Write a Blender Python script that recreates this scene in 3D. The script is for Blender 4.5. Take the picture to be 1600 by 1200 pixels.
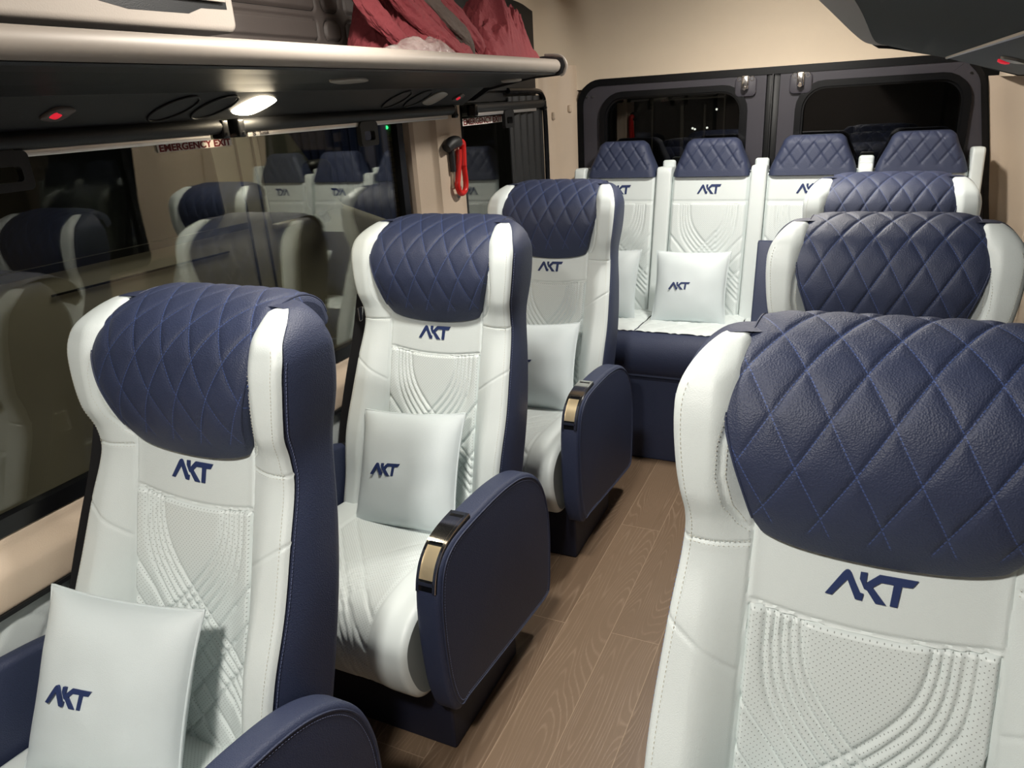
import bpy, bmesh, math, random
from mathutils import Vector, Matrix, noise
random.seed(4)
for o in list(bpy.data.objects): bpy.data.objects.remove(o)
SC = bpy.context.scene; COL = SC.collection
PI = math.pi

# ------------------------------------------------------------------ camera
cam = bpy.data.cameras.new('camera'); camo = bpy.data.objects.new('camera', cam); COL.objects.link(camo)
cam.sensor_width = 36; cam.lens = 1139.54/1600*36; cam.clip_start = .01
# world axes seen in the camera (image x right, y down, z forward)
Rr = [(0.90605096, 0.41917658, -0.05798837), (0.1019938, -0.34931381, -0.9314382), (-0.41069321, 0.83801603, -0.35924953)]
right = Vector(Rr[0]); up = -Vector(Rr[1]); back = -Vector(Rr[2])
camo.matrix_world = Matrix(((right.x, up.x, back.x, 0), (right.y, up.y, back.y, 0), (right.z, up.z, back.z, 1.55), (0, 0, 0, 1)))
SC.camera = camo
# ------------------------------------------------------------------ world, exposure, large lights
SC.view_settings.view_transform = 'Standard'; SC.view_settings.look = 'None'
SC.view_settings.gamma = 1; SC.view_settings.exposure = 0.15; SC.view_settings.use_curve_mapping = False
w = bpy.data.worlds.new('night'); SC.world = w; w.use_nodes = True
w.node_tree.nodes['Background'].inputs[0].default_value = (.012, .014, .02, 1)
w.node_tree.nodes['Background'].inputs[1].default_value = .25

def area(name, loc, rot, sx, sy, power, color, spread=180):
    l = bpy.data.lights.new(name, 'AREA'); l.shape = 'RECTANGLE'; l.size = sx; l.size_y = sy; l.energy = power; l.color = color
    l.spread = math.radians(spread)
    o = bpy.data.objects.new(name, l); o.location = loc; o.rotation_euler = rot; COL.objects.link(o); return o
WARM = (1, .955, .88)
LAMPS = [(-.46, -.10, 26), (-.74, 1.32, 15), (-.34, 2.82, 20)]
for i, (lx, ly, lp) in enumerate(LAMPS):
    area('ceiling_light', (lx, ly, 2.055), (0, 0, 0), .16, .16, lp, WARM)
# area lights added outside to make the parked van and yard visible
area('yard_fill', (-2.2, 3.5, 4.2), (math.radians(-5), math.radians(-22), 0), 1.5, 3.0, 130, (1, .94, .82))
area('yard_fill', (-1.5, 8.5, 3.6), (0, 0, 0), .8, .8, 5, (.9, .95, 1))

# ------------------------------------------------------------------ helpers
def S(t): t = max(0., min(1., t)); return t*t*(3-2*t)
def lerp(a, b, t): return a+(b-a)*t
def interp(tab, x):
    if x <= tab[0][0]: return tab[0][1]
    for (a, b), (c, d) in zip(tab, tab[1:]):
        if x <= c: return b+(d-b)*(x-a)/(c-a)
    return tab[-1][1]
def sinterp(tab, x):            # smooth (Catmull-Rom) table look-up
    if x <= tab[0][0]: return tab[0][1]
    if x >= tab[-1][0]: return tab[-1][1]
    for i in range(len(tab)-1):
        if x <= tab[i+1][0]:
            x0, y0 = tab[i]; x1, y1 = tab[i+1]; h = x1-x0; t = (x-x0)/h
            m0 = (y1-tab[i-1][1])/(x1-tab[i-1][0]) if i > 0 else (y1-y0)/h
            m1 = (tab[i+2][1]-y0)/(tab[i+2][0]-x0) if i+2 < len(tab) else (y1-y0)/h
            return (2*t**3-3*t*t+1)*y0+(t**3-2*t*t+t)*h*m0+(-2*t**3+3*t*t)*y1+(t**3-t*t)*h*m1
def catmull(P, n, closed=False):
    out = []; m = len(P); segs = m if closed else m-1
    for i in range(segs):
        g = (lambda k: P[k % m]) if closed else (lambda k: P[max(0, min(m-1, k))])
        p0, p1, p2, p3 = g(i-1), g(i), g(i+1), g(i+2)
        for j in range(n):
            t = j/n
            out.append(tuple(.5*(2*b+(c-a)*t+(2*a-5*b+4*c-d)*t*t+(-a+3*b-3*c+d)*t**3) for a, b, c, d in zip(p0, p1, p2, p3)))
    if not closed: out.append(tuple(P[-1]))
    return out
def resample(P, step, closed=False):
    Q = [Vector(p) for p in P]
    if closed: Q.append(Q[0].copy())
    L = [0]
    for a, b in zip(Q, Q[1:]): L.append(L[-1]+(b-a).length)
    n = max(2, int(round(L[-1]/step))); out = []; k = 0
    for i in range(n if closed else n+1):
        d = L[-1]*i/n
        while k < len(L)-2 and L[k+1] < d: k += 1
        t = (d-L[k])/max(1e-9, L[k+1]-L[k]); out.append(Q[k].lerp(Q[k+1], t))
    return out

class MB:
    def __init__(s): s.v = []; s.f = []; s.uv = {}; s.mi = []
    def add(s, vs, fs, uvs=None, mi=0):
        b = len(s.v); s.v += [tuple(p) for p in vs]
        for f in fs: s.f.append(tuple(b+i for i in f)); s.mi.append(mi)
        if uvs:
            for i, u in enumerate(uvs): s.uv[b+i] = u
    def box(s, x0, x1, y0, y1, z0, z1, r=0, M=None, mi=0):
        bm = bmesh.new(); bmesh.ops.create_cube(bm, size=1)
        for v in bm.verts: v.co = Vector((lerp(x0, x1, v.co.x+.5), lerp(y0, y1, v.co.y+.5), lerp(z0, z1, v.co.z+.5)))
        if r: bmesh.ops.bevel(bm, geom=list(bm.edges), offset=r, segments=4, affect='EDGES', profile=.5)
        if M is not None: bmesh.ops.transform(bm, matrix=M, verts=bm.verts)
        bm.verts.index_update(); s.add([v.co.copy() for v in bm.verts], [[v.index for v in f.verts] for f in bm.faces], mi=mi); bm.free()
    def grid(s, fn, nu, nv, uvf=None, closed_u=False, cap=False, flip=False, mi=0):
        vs = []; uvs = []
        cu = nu if closed_u else nu+1
        for j in range(nv+1):
            for i in range(cu):
                u, v = i/nu, j/nv; vs.append(fn(u, v)); uvs.append(uvf(u, v) if uvf else (u, v))
        fs = []
        for j in range(nv):
            for i in range(nu):
                a = j*cu+i; b = j*cu+(i+1) % cu; c = (j+1)*cu+(i+1) % cu; d = (j+1)*cu+i
                fs.append((a, d, c, b) if flip else (a, b, c, d))
        if cap:
            lo = list(range(cu)); hi = [nv*cu+i for i in range(cu)]
            fs.append(tuple(lo) if flip else tuple(reversed(lo))); fs.append(tuple(reversed(hi)) if flip else tuple(hi))
        s.add(vs, fs, uvs, mi)
    def tube(s, P, r, n=8, cap=True, mi=0):
        P = [Vector(p) for p in P]; vs = []; prev = None
        for i, p in enumerate(P):
            t = (P[min(i+1, len(P)-1)]-P[max(i-1, 0)]); t.normalize()
            a = prev if prev is not None else (Vector((0, 0, 1)) if abs(t.z) < .9 else Vector((1, 0, 0)))
            a = a-t*a.dot(t); a.normalize(); prev = a; b = t.cross(a)
            rr = r(i/(len(P)-1)) if callable(r) else r
            for k in range(n): th = 2*PI*k/n; vs.append(p+a*rr*math.cos(th)+b*rr*math.sin(th))
        fs = [(i*n+k, i*n+(k+1) % n, (i+1)*n+(k+1) % n, (i+1)*n+k) for i in range(len(P)-1) for k in range(n)]
        if cap: fs += [tuple(reversed(range(n))), tuple((len(P)-1)*n+k for k in range(n))]
        s.add(vs, fs, mi=mi)
    def prism(s, poly, d0, d1, plane='yz', r=0, mi=0, seg=4):   # outline extruded along the third axis, rounded rims
        P = [Vector((a, b)) for a, b in poly]; n = len(P)
        A = sum(P[i].x*P[(i+1) % n].y-P[(i+1) % n].x*P[i].y for i in range(n))
        if A < 0: P.reverse()
        N = []
        for i in range(n):
            t = (P[(i+1) % n]-P[i-1]); t.normalize(); N.append(Vector((t.y, -t.x)))
        rings = []
        if r:
            for k in range(seg+1): th = PI/2*k/seg; rings.append((d0+r*(1-math.sin(th)), r*(1-math.cos(th))) if 0 else (d0+r*(1-math.sin(th)), r*(1-math.cos(th))))
            rings = [(d0+r*(1-math.cos(PI/2*k/seg)), r*(1-math.sin(PI/2*k/seg))) for k in range(seg+1)]
            rings += [(d1-r*(1-math.cos(PI/2*(1-k/seg))), r*(1-math.sin(PI/2*(1-k/seg)))) for k in range(seg+1)]
        else: rings = [(d0, 0), (d1, 0)]
        vs = []
        for d, ins in rings:
            for i in range(n):
                q = P[i]-N[i]*ins
                vs.append({'yz': (d, q.x, q.y), 'xz': (q.x, d, q.y), 'xy': (q.x, q.y, d)}[plane])
        fs = [(j*n+i, j*n+(i+1) % n, (j+1)*n+(i+1) % n, (j+1)*n+i) for j in range(len(rings)-1) for i in range(n)]
        fs += [tuple(reversed(range(n))), tuple((len(rings)-1)*n+i for i in range(n))]
        s.add(vs, fs, mi=mi)
    def mesh(s, name, mats, smooth=True, angle=40):
        me = bpy.data.meshes.new(name); me.from_pydata(s.v, [], s.f)
        if s.uv:
            ul = me.uv_layers.new(name='UVMap')
            for l in me.loops: ul.data[l.index].uv = s.uv.get(l.vertex_index, (0, 0))
        bm = bmesh.new(); bm.from_mesh(me)
        bmesh.ops.recalc_face_normals(bm, faces=bm.faces); bm.to_mesh(me); bm.free()
        for m in (mats if isinstance(mats, (list, tuple)) else [mats]): me.materials.append(m)
        for p, m in zip(me.polygons, s.mi): p.material_index = m
        if smooth:
            me.polygons.foreach_set('use_smooth', [True]*len(me.polygons)); me.set_sharp_from_angle(angle=math.radians(angle))
        return me
    def build(s, name, mats, parent=None, smooth=True, angle=40, label=None):
        o = bpy.data.objects.new(name, s.mesh(name, mats, smooth, angle)); COL.objects.link(o); o.parent = parent
        if label: o['label'] = label
        return o
def tag(o, label, cat, group=None, kind=None):
    o['label'] = label; o['category'] = cat
    if group: o['group'] = group
    if kind: o['kind'] = kind
    return o
def struct(o): o['kind'] = 'structure'; return o
def empty(name, loc=(0, 0, 0), rz=0):
    o = bpy.data.objects.new(name, None); COL.objects.link(o); o.location = loc; o.rotation_euler.z = rz; o.empty_display_size = .1; return o
def copy_tree(o, parent=None, skip=()):
    c = o.copy(); COL.objects.link(c); c.parent = parent
    for ch in list(o.children):
        if ch.name.split('.')[0] in skip: continue
        copy_tree(ch, c, skip)
    return c
def rrect(x0, x1, y0, y1, r, n=6):
    out = []
    rs = r if isinstance(r, (tuple, list)) else (r,)*4
    for (cx, cy, a0, q) in ((x1, y0, -90, rs[0]), (x1, y1, 0, rs[1]), (x0, y1, 90, rs[2]), (x0, y0, 180, rs[3])):
        sx = -1 if cx == x1 else 1; sy = -1 if cy == y1 else 1
        for k in range(n+1):
            th = math.radians(a0+90*k/n); out.append((cx+sx*q+q*math.cos(th), cy+sy*q+q*math.sin(th)))
    return out
def frame_mesh(mb, outer, inner, d0, d1, plane, mi=0):        # ring between two outlines with the same vertex count
    n = len(outer); vs = []
    for d in (d0, d1):
        for P in (outer, inner):
            for a, b in P: vs.append({'yz': (d, a, b), 'xz': (a, d, b)}[plane])
    fs = []
    for i in range(n):
        j = (i+1) % n
        fs += [(i, j, n+j, n+i), (2*n+i, 3*n+i, 3*n+j, 2*n+j), (i, 2*n+i, 2*n+j, j), (n+i, n+j, 3*n+j, 3*n+i)]
    mb.add(vs, fs, mi=mi)

# ------------------------------------------------------------------ materials
def srgb(r, g, b):
    f = lambda c: c/255/12.92 if c/255 <= .04045 else ((c/255+.055)/1.055)**2.4
    return (f(r), f(g), f(b), 1)
class NT:
    def __init__(s, name):
        s.m = bpy.data.materials.new(name); s.m.use_nodes = True; s.t = s.m.node_tree; s.b = s.t.nodes['Principled BSDF']; s.out = s.t.nodes['Material Output']
    def n(s, t, **k):
        x = s.t.nodes.new(t)
        for a, b in k.items(): setattr(x, a, b)
        return x
    def l(s, a, b): s.t.links.new(a, b)
    def math(s, op, a, b=None, c=None):
        x = s.n('ShaderNodeMath', operation=op)
        for i, v in enumerate((a, b, c)):
            if v is None: continue
            if isinstance(v, (int, float)): x.inputs[i].default_value = v
            else: s.l(v, x.inputs[i])
        return x.outputs[0]
    def mix(s, fac, a, b):
        x = s.n('ShaderNodeMix', data_type='RGBA')
        for i, v in ((0, fac), (6, a), (7, b)):
            if isinstance(v, (int, float)): x.inputs[i].default_value = v
            elif isinstance(v, tuple): x.inputs[i].default_value = v
            else: s.l(v, x.inputs[i])
        return x.outputs[2]
    def bump(s, h, dist, strength=1, nrm=None):
        x = s.n('ShaderNodeBump'); x.inputs['Strength'].default_value = strength; x.inputs['Distance'].default_value = dist; s.l(h, x.inputs['Height'])
        if nrm is not None: s.l(nrm, x.inputs['Normal'])
        s.l(x.outputs[0], s.b.inputs['Normal']); return x.outputs[0]
    def set(s, **k):
        for a, v in k.items(): s.b.inputs[a.replace('_', ' ')].default_value = v
        return s
    def objco(s): return s.n('ShaderNodeTexCoord').outputs['Object']
    def noise(s, co, scale, detail=2, rough=.5):
        x = s.n('ShaderNodeTexNoise'); x.inputs['Scale'].default_value = scale; x.inputs['Detail'].default_value = detail; x.inputs['Roughness'].default_value = rough
        if co is not None: s.l(co, x.inputs['Vector'])
        return x.outputs['Fac']
    def voro(s, co, scale, feature='F1'):
        x = s.n('ShaderNodeTexVoronoi', feature=feature); x.inputs['Scale'].default_value = scale
        if co is not None: s.l(co, x.inputs['Vector'])
        return x.outputs['Distance']
def plain(name, col, rough=.5, metal=0, **k):
    t = NT(name); t.set(Base_Color=col, Roughness=rough, Metallic=metal, **k); return t.m
def grained(name, col, rough, scale=900, dist=.0006, var=.04, **k):
    t = NT(name); co = t.objco(); t.set(Roughness=rough, **k)
    nz = t.noise(co, 6, 3); c2 = tuple(c*(1-var*2) for c in col[:3])+(1,)
    t.l(t.mix(nz, col, c2), t.b.inputs['Base Color'])
    t.bump(t.noise(co, scale, 2), dist); return t.m
WHITE_C = srgb(220, 228, 227); NAVY_C = srgb(49, 57, 83)
M = {}
M['white'] = grained('white_leather', WHITE_C, .42, 700, .0004, .015)
def leather_navy(name, quilt=None):
    t = NT(name); co = t.objco(); t.set(Roughness=.56)
    v = t.voro(co, 420); nz = t.noise(co, 260, 3)
    h = t.math('ADD', t.math('MULTIPLY', v, .8), t.math('MULTIPLY', nz, .6))
    t.bump(h, .0012, .55)
    base = t.mix(t.noise(co, 5, 2), NAVY_C, srgb(43, 51, 77))
    if quilt:
        W, Hh = quilt; uv = t.n('ShaderNodeUVMap'); sp = t.n('ShaderNodeSeparateXYZ'); t.l(uv.outputs[0], sp.inputs[0])
        u, v_ = sp.outputs[0], sp.outputs[1]; g = 1/math.hypot(1/W, 1/Hh); masks = []
        for sg in (1, -1):
            a = t.math('ADD', t.math('DIVIDE', u, W), t.math('MULTIPLY', v_, sg/Hh)); a = t.math('ADD', a, 50.)
            fr = t.math('FRACT', a); d = t.math('MULTIPLY', t.math('ABSOLUTE', t.math('SUBTRACT', fr, .5)), g)
            ln = t.math('LESS_THAN', d, .0008)
            dash = t.math('LESS_THAN', t.math('FRACT', t.math('MULTIPLY', v_, 190.)), .72)
            masks.append(t.math('MULTIPLY', ln, dash))
        mk = t.math('MAXIMUM', masks[0], masks[1]); mk = t.math('MULTIPLY', mk, t.math('GREATER_THAN', v_, .04))
        base = t.mix(mk, base, srgb(66, 84, 134))
    t.l(base, t.b.inputs['Base Color']) if not isinstance(base, tuple) else None
    return t.m
QW, QH = .070, .128
M['navy'] = leather_navy('navy_leather'); M['navy_quilt'] = leather_navy('quilted_navy_leather', (QW, QH))
def perf():
    t = NT('perforated_white_leather'); t.set(Roughness=.42)
    uv = t.n('ShaderNodeUVMap'); sp = t.n('ShaderNodeSeparateXYZ'); t.l(uv.outputs[0], sp.inputs[0]); u, v = sp.outputs[0], sp.outputs[1]
    P = .0085; ds = []
    for off in (0, .5):
        a = t.math('SUBTRACT', t.math('FRACT', t.math('ADD', t.math('DIVIDE', u, P), 50+off)), .5)
        b = t.math('SUBTRACT', t.math('FRACT', t.math('ADD', t.math('DIVIDE', v, P), 50+off)), .5)
        ds.append(t.math('ADD', t.math('MULTIPLY', a, a), t.math('MULTIPLY', b, b)))
    d = t.math('MINIMUM', ds[0], ds[1]); mk = t.math('MULTIPLY', t.math('LESS_THAN', d, .0075), t.math('LESS_THAN', t.math('ABSOLUTE', u), .1495))
    t.l(t.mix(mk, WHITE_C, srgb(138, 144, 142)), t.b.inputs['Base Color'])
    return t.m
M['perf'] = perf(); M['pillow'] = grained('pale_blue_leather', srgb(215, 225, 227), .45, 700, .0004, .015)
M['thread'] = plain('pale_thread', srgb(205, 203, 190), .7)
M['blue_thread'] = plain('grey_blue_thread', srgb(120, 130, 165), .7)
M['logo'] = grained('navy_embroidery', srgb(28, 48, 98), .5, 2500, .0004)
M['black'] = grained('black_plastic', srgb(24, 25, 27), .5, 500, .0004)
M['blackgloss'] = plain('glossy_black_rubber', srgb(14, 15, 17), .25)
M['pedestal'] = grained('dark_seat_base', srgb(24, 28, 48), .6, 300, .0004)
M['chrome'] = plain('chrome', (.95, .94, .92, 1), .13, 1)
M['brass'] = plain('warm_chrome', (.86, .70, .44, 1), .30, .7)
M['steel'] = plain('steel', (.62, .61, .59, 1), .28, 1)
M['webbing'] = grained('black_webbing', srgb(20, 18, 20), .6, 1200, .001)
M['beige'] = grained('beige_trim', srgb(205, 186, 165), .5, 350, .0005)
M['headliner'] = grained('cream_headliner', srgb(214, 198, 176), .85, 500, .0008)
M['graypanel'] = grained('grey_plastic_panel', srgb(98, 90, 86), .55, 500, .0006)
M['doorgray'] = grained('dark_grey_door_paint', srgb(66, 64, 70), .3, 100, .0001)
M['carpet'] = grained('dark_grey_carpet', srgb(92, 98, 100), .95, 700, .003)
M['shelfblack'] = grained('black_shelf_underside', srgb(34, 36, 39), .45, 500, .0005)
M['silver'] = plain('matte_silver', srgb(148, 139, 130), .55, .1)
M['alu'] = plain('aluminium_bar', (.72, .70, .68, 1), .33, .8)
M['acwhite'] = grained('pale_grey_plastic', srgb(178, 168, 158), .4, 300, .0003)
M['lens'] = plain('frosted_lens', srgb(165, 160, 152), .3)
M['red'] = plain('red_rubber', srgb(205, 28, 22), .35)
M['sticker'] = plain('white_sticker', srgb(238, 230, 222), .5)
M['stickred'] = plain('sticker_red_ink', srgb(120, 22, 22), .5)
M['ink'] = plain('dark_ink', srgb(30, 28, 30), .5)
def emis(name, col, st):
    t = NT(name); t.set(Base_Color=col, Emission_Color=col, Emission_Strength=st); return t.m
M['lampon'] = emis('lit_lamp', (1, .86, .62, 1), 14); M['redlit'] = emis('lit_red_lens', (.9, .015, .04, 1), .5)
M['ledpanel'] = emis('lit_ceiling_lamp', (1, .93, .82, 1), 6); M['green'] = emis('green_led', (.05, 1, .35, 1), 4); M['star'] = emis('distant_lamp', (1, .97, .9, 1), 9)
def glass(name, tint, refl_min, refl_max):
    t = NT(name); t.t.nodes.remove(t.b)
    tr = t.n('ShaderNodeBsdfTransparent'); tr.inputs[0].default_value = tint
    gl = t.n('ShaderNodeBsdfGlossy'); gl.inputs['Roughness'].default_value = 0.0; gl.inputs[0].default_value = (1, 1, 1, 1)
    fr = t.n('ShaderNodeFresnel'); fr.inputs[0].default_value = 1.5
    f = t.math('MINIMUM', t.math('ADD', t.math('MULTIPLY', fr.outputs[0], 0.9), refl_min), refl_max)
    mx = t.n('ShaderNodeMixShader'); t.l(f, mx.inputs[0]); t.l(tr.outputs[0], mx.inputs[1]); t.l(gl.outputs[0], mx.inputs[2]); t.l(mx.outputs[0], t.out.inputs[0])
    return t.m
M['glass'] = glass('tinted_window_glass', (.68, .69, .64, 1), .03, .5)
M['glassdark'] = glass('privacy_window_glass', (.30, .31, .30, 1), .035, .4)
def wood():
    t = NT('oak_vinyl_planks'); co = t.objco(); sp = t.n('ShaderNodeSeparateXYZ'); t.l(co, sp.inputs[0]); x, y = sp.outputs[0], sp.outputs[1]
    PW, PL = .150, 1.22
    a = t.math('DIVIDE', t.math('ADD', x, .572+3.0), PW); k = t.math('FLOOR', a); fx = t.math('FRACT', a)
    wn = t.n('ShaderNodeTexWhiteNoise', noise_dimensions='1D'); t.l(k, wn.inputs['W']); rnd = wn.outputs['Value']
    yy = t.math('ADD', t.math('DIVIDE', y, PL), t.math('MULTIPLY', k, .497)); b = t.math('ADD', yy, 10.62); kb = t.math('FLOOR', b); fy = t.math('FRACT', b)
    w2 = t.n('ShaderNodeTexWhiteNoise', noise_dimensions='2D'); cb = t.n('ShaderNodeCombineXYZ'); t.l(k, cb.inputs[0]); t.l(kb, cb.inputs[1]); t.l(cb.outputs[0], w2.inputs['Vector'])
    # cathedral grain: contour lines of a stretched noise, shifted plank by plank
    cv = t.n('ShaderNodeCombineXYZ'); t.l(t.math('MULTIPLY', x, 9.), cv.inputs[0]); t.l(t.math('MULTIPLY', y, .95), cv.inputs[1]); t.l(t.math('MULTIPLY', w2.outputs['Value'], 37.), cv.inputs[2])
    nz = t.noise(cv.outputs[0], 1.0, 1.0, .35)
    ring = t.math('FRACT', t.math('MULTIPLY', nz, 38.)); line = t.math('ABSOLUTE', t.math('SUBTRACT', ring, .5))
    cf = t.n('ShaderNodeCombineXYZ'); t.l(t.math('MULTIPLY', x, 380.), cf.inputs[0]); t.l(t.math('MULTIPLY', y, 16.), cf.inputs[1])
    fib = t.noise(cf.outputs[0], 1, 2)
    lm = t.n('ShaderNodeMapRange'); lm.inputs[1].default_value = .30; lm.inputs[2].default_value = .49; t.l(line, lm.inputs[0])
    lmask = t.math('MULTIPLY', lm.outputs[0], t.math('MULTIPLY', t.math('SUBTRACT', fib, .22), 1.5))
    base = t.mix(w2.outputs['Value'], srgb(130, 109, 88), srgb(113, 93, 74))
    base = t.mix(t.math('MULTIPLY', fib, .35), base, srgb(96, 76, 60))
    base = t.mix(t.math('MULTIPLY', lmask, t.math('MULTIPLY', t.math('SUBTRACT', t.noise(co, 4.5, 2), .25), 1.9)), base, srgb(172, 150, 128))
    ex = t.math('MULTIPLY', t.math('MINIMUM', fx, t.math('SUBTRACT', 1., fx)), PW); ey = t.math('MULTIPLY', t.math('MINIMUM', fy, t.math('SUBTRACT', 1., fy)), PL)
    ed = t.math('MINIMUM', ex, ey); em = t.math('LESS_THAN', ed, .0013)
    base = t.mix(t.math('MULTIPLY', em, .6), base, srgb(170, 148, 124))
    t.l(base, t.b.inputs['Base Color']); t.set(Roughness=.42)
    t.bump(t.math('SUBTRACT', t.math('MULTIPLY', lmask, -.5), t.math('MULTIPLY', em, 1.)), .0008, .5); return t.m
M['wood'] = wood()
def fabric_red():
    t = NT('crumpled_red_cloth'); co = t.objco(); t.set(Roughness=.85)
    t.l(t.mix(t.noise(co, 12, 4), srgb(112, 40, 48), srgb(138, 58, 62)), t.b.inputs['Base Color'])
    t.bump(t.noise(co, 60, 5, .6), .006, .8); return t.m
M['cloth'] = fabric_red(); M['lining'] = grained('grey_lining', srgb(84, 72, 66), .9, 80, .004)
def bagm():
    t = NT('clear_plastic_film'); t.t.nodes.remove(t.b)
    tr = t.n('ShaderNodeBsdfTransparent'); gl = t.n('ShaderNodeBsdfPrincipled'); gl.inputs['Base Color'].default_value = srgb(190, 185, 178); gl.inputs['Roughness'].default_value = .12
    bp = t.n('ShaderNodeBump'); bp.inputs['Distance'].default_value = .01; t.l(t.noise(t.objco(), 45, 4), bp.inputs['Height']); t.l(bp.outputs[0], gl.inputs['Normal'])
    mx = t.n('ShaderNodeMixShader'); mx.inputs[0].default_value = .42; t.l(tr.outputs[0], mx.inputs[1]); t.l(gl.outputs[0], mx.inputs[2]); t.l(mx.outputs[0], t.out.inputs[0]); return t.m
M['bag'] = bagm()
M['vanpaint'] = plain('cream_van_paint', srgb(202, 197, 180), .35); M['vanblack'] = plain('black_van_trim', srgb(16, 17, 18), .4)
M['vanglass'] = plain('dark_van_glass', srgb(26, 28, 26), .12); M['cabin'] = plain('pale_cabin_glass', srgb(118, 120, 110), .15); M['tyre'] = plain('tyre_rubber', srgb(12, 12, 12), .8)  # cabin glass is opaque; its pale grey stands for the white interior behind
M['bluesheet'] = plain('blue_painted_sheet', srgb(44, 58, 104), .5)
M['ground'] = grained('asphalt', srgb(44, 44, 42), .9, 90, .004)
def brick():
    t = NT('brick_wall'); co = t.objco(); b = t.n('ShaderNodeTexBrick'); mp = t.n('ShaderNodeMapping'); mp.inputs['Rotation'].default_value = (PI/2, 0, 0); t.l(co, mp.inputs[0]); t.l(mp.outputs[0], b.inputs[0])
    b.inputs['Color1'].default_value = srgb(120, 104, 74); b.inputs['Color2'].default_value = srgb(98, 84, 60); b.inputs['Mortar'].default_value = srgb(60, 56, 46)
    b.inputs['Scale'].default_value = 4.5; t.l(b.outputs[0], t.b.inputs['Base Color']); t.set(Roughness=.9); return t.m
M['brick'] = brick()

# ------------------------------------------------------------------ logo
LA = [(155,428),(255,433),(455,231),(595,431),(695,435),(710,360),(660,354),(560,224),(508,150),(480,128),(450,122),(420,130),(385,160)]
LK = [(635,124),(733,122),(727,236),(905,119),(1440,114),(1370,194),(1225,202),(1195,434),(1090,434),(1112,198),(935,200),(825,268),(1040,437),(885,436),(750,312),(705,300),(630,200)]
def logo_mesh(surf, cx, cz, width=.106, height=.037, off=.0012, th=.0012):
    """surf(x, s) -> (point, outward normal); s grows upwards"""
    from mathutils.geometry import tessellate_polygon
    mb = MB()
    for P in (LA, LK):
        Q = [Vector(((x-800)/1290*width, (434-y)/315*height-height/2, 0)) for x, y in P]
        Q = resample(Q, .0035, True) if False else Q
        T = tessellate_polygon([Q]); n = len(Q); out = []
        for it in range(2):          # split every triangle into four
            mid = {}; T2 = []
            def md(a, b):
                k = (min(a, b), max(a, b))
                if k not in mid: mid[k] = len(Q); Q.append((Q[a]+Q[b])/2)
                return mid[k]
            for a, b, c in T: x, y, z = md(a, b), md(b, c), md(c, a); T2 += [(a, x, z), (x, b, y), (z, y, c), (x, y, z)]
            T = T2
        ed = {}
        for t in T:
            for a, b in ((t[0], t[1]), (t[1], t[2]), (t[2], t[0])): ed[(a, b)] = 1
        n = len(Q)
        for h in (-.001, off+th):
            for q in Q: p, nn = surf(cx+q.x, cz+q.y); out.append(p+nn*h)
        mb.add(out, [tuple(reversed(t)) for t in T]+[tuple(n+i for i in t) for t in T]+[(a, b, n+b, n+a) for a, b in ed if (b, a) not in ed])
    return mb

# ------------------------------------------------------------------ seat geometry (local: x across, y to the rear, z up)
ye_tab = [(.36,.70),(.42,.612),(.52,.65),(.60,.672),(.66,.694),(.755,.742),(.86,.79),(.95,.832),(1.0,.834),(1.05,.822),(1.14,.828),(1.18,.840),(1.21,.862),(1.25,.935)]
ye_tab[0] = (.36, .60)
yb_tab = [(.34,.81),(.51,.862),(.70,.914),(.83,.95),(.95,.978),(1.075,1.002),(1.163,1.004),(1.207,.996),(1.25,.988)]
hw_tab = [(.34,.250),(.5,.256),(.7,.262),(.85,.254),(.95,.245),(1.0,.244),(1.08,.256),(1.15,.262),(1.3,.262)]
def ypan(z): return .832+.277*(z-.892)
def yedge(z): return sinterp(ye_tab, z)
def yback(z): return sinterp(yb_tab, z)
def hw(z):
    h = sinterp(hw_tab, z)
    if z > 1.165: r = .078; q = min((z-1.165)*.93, r); h -= r-math.sqrt(max(0, r*r-q*q))
    return h
def zwarp(x, z): return z-.055*(1-S((abs(x)-.140)/.050))*S((z-1.10)/.14)
def seg_d(px, py, a, b):
    dx, dy = b[0]-a[0], b[1]-a[1]; t = max(0, min(1, ((px-a[0])*dx+(py-a[1])*dy)/(dx*dx+dy*dy+1e-12)))
    return math.hypot(px-a[0]-t*dx, py-a[1]-t*dy)
def poly_d(px, py, P): return min(seg_d(px, py, a, b) for a, b in zip(P, P[1:]))
def inner_arc():        # curved seam on the upper wings
    return [(.190+.030*math.cos(math.radians(a))-.0, 1.10+.115*math.sin(math.radians(a))) for a in range(-85, 95, 12)]
ARC = [(.150,.985),(.168,1.0),(.186,1.03),(.196,1.075),(.196,1.12),(.188,1.16),(.172,1.195)]
def band_z(x): return .892-.014*(1-(x/.15)**2)
def groove(d, depth, wd): return depth*math.exp(-(d/wd)**2)
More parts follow.
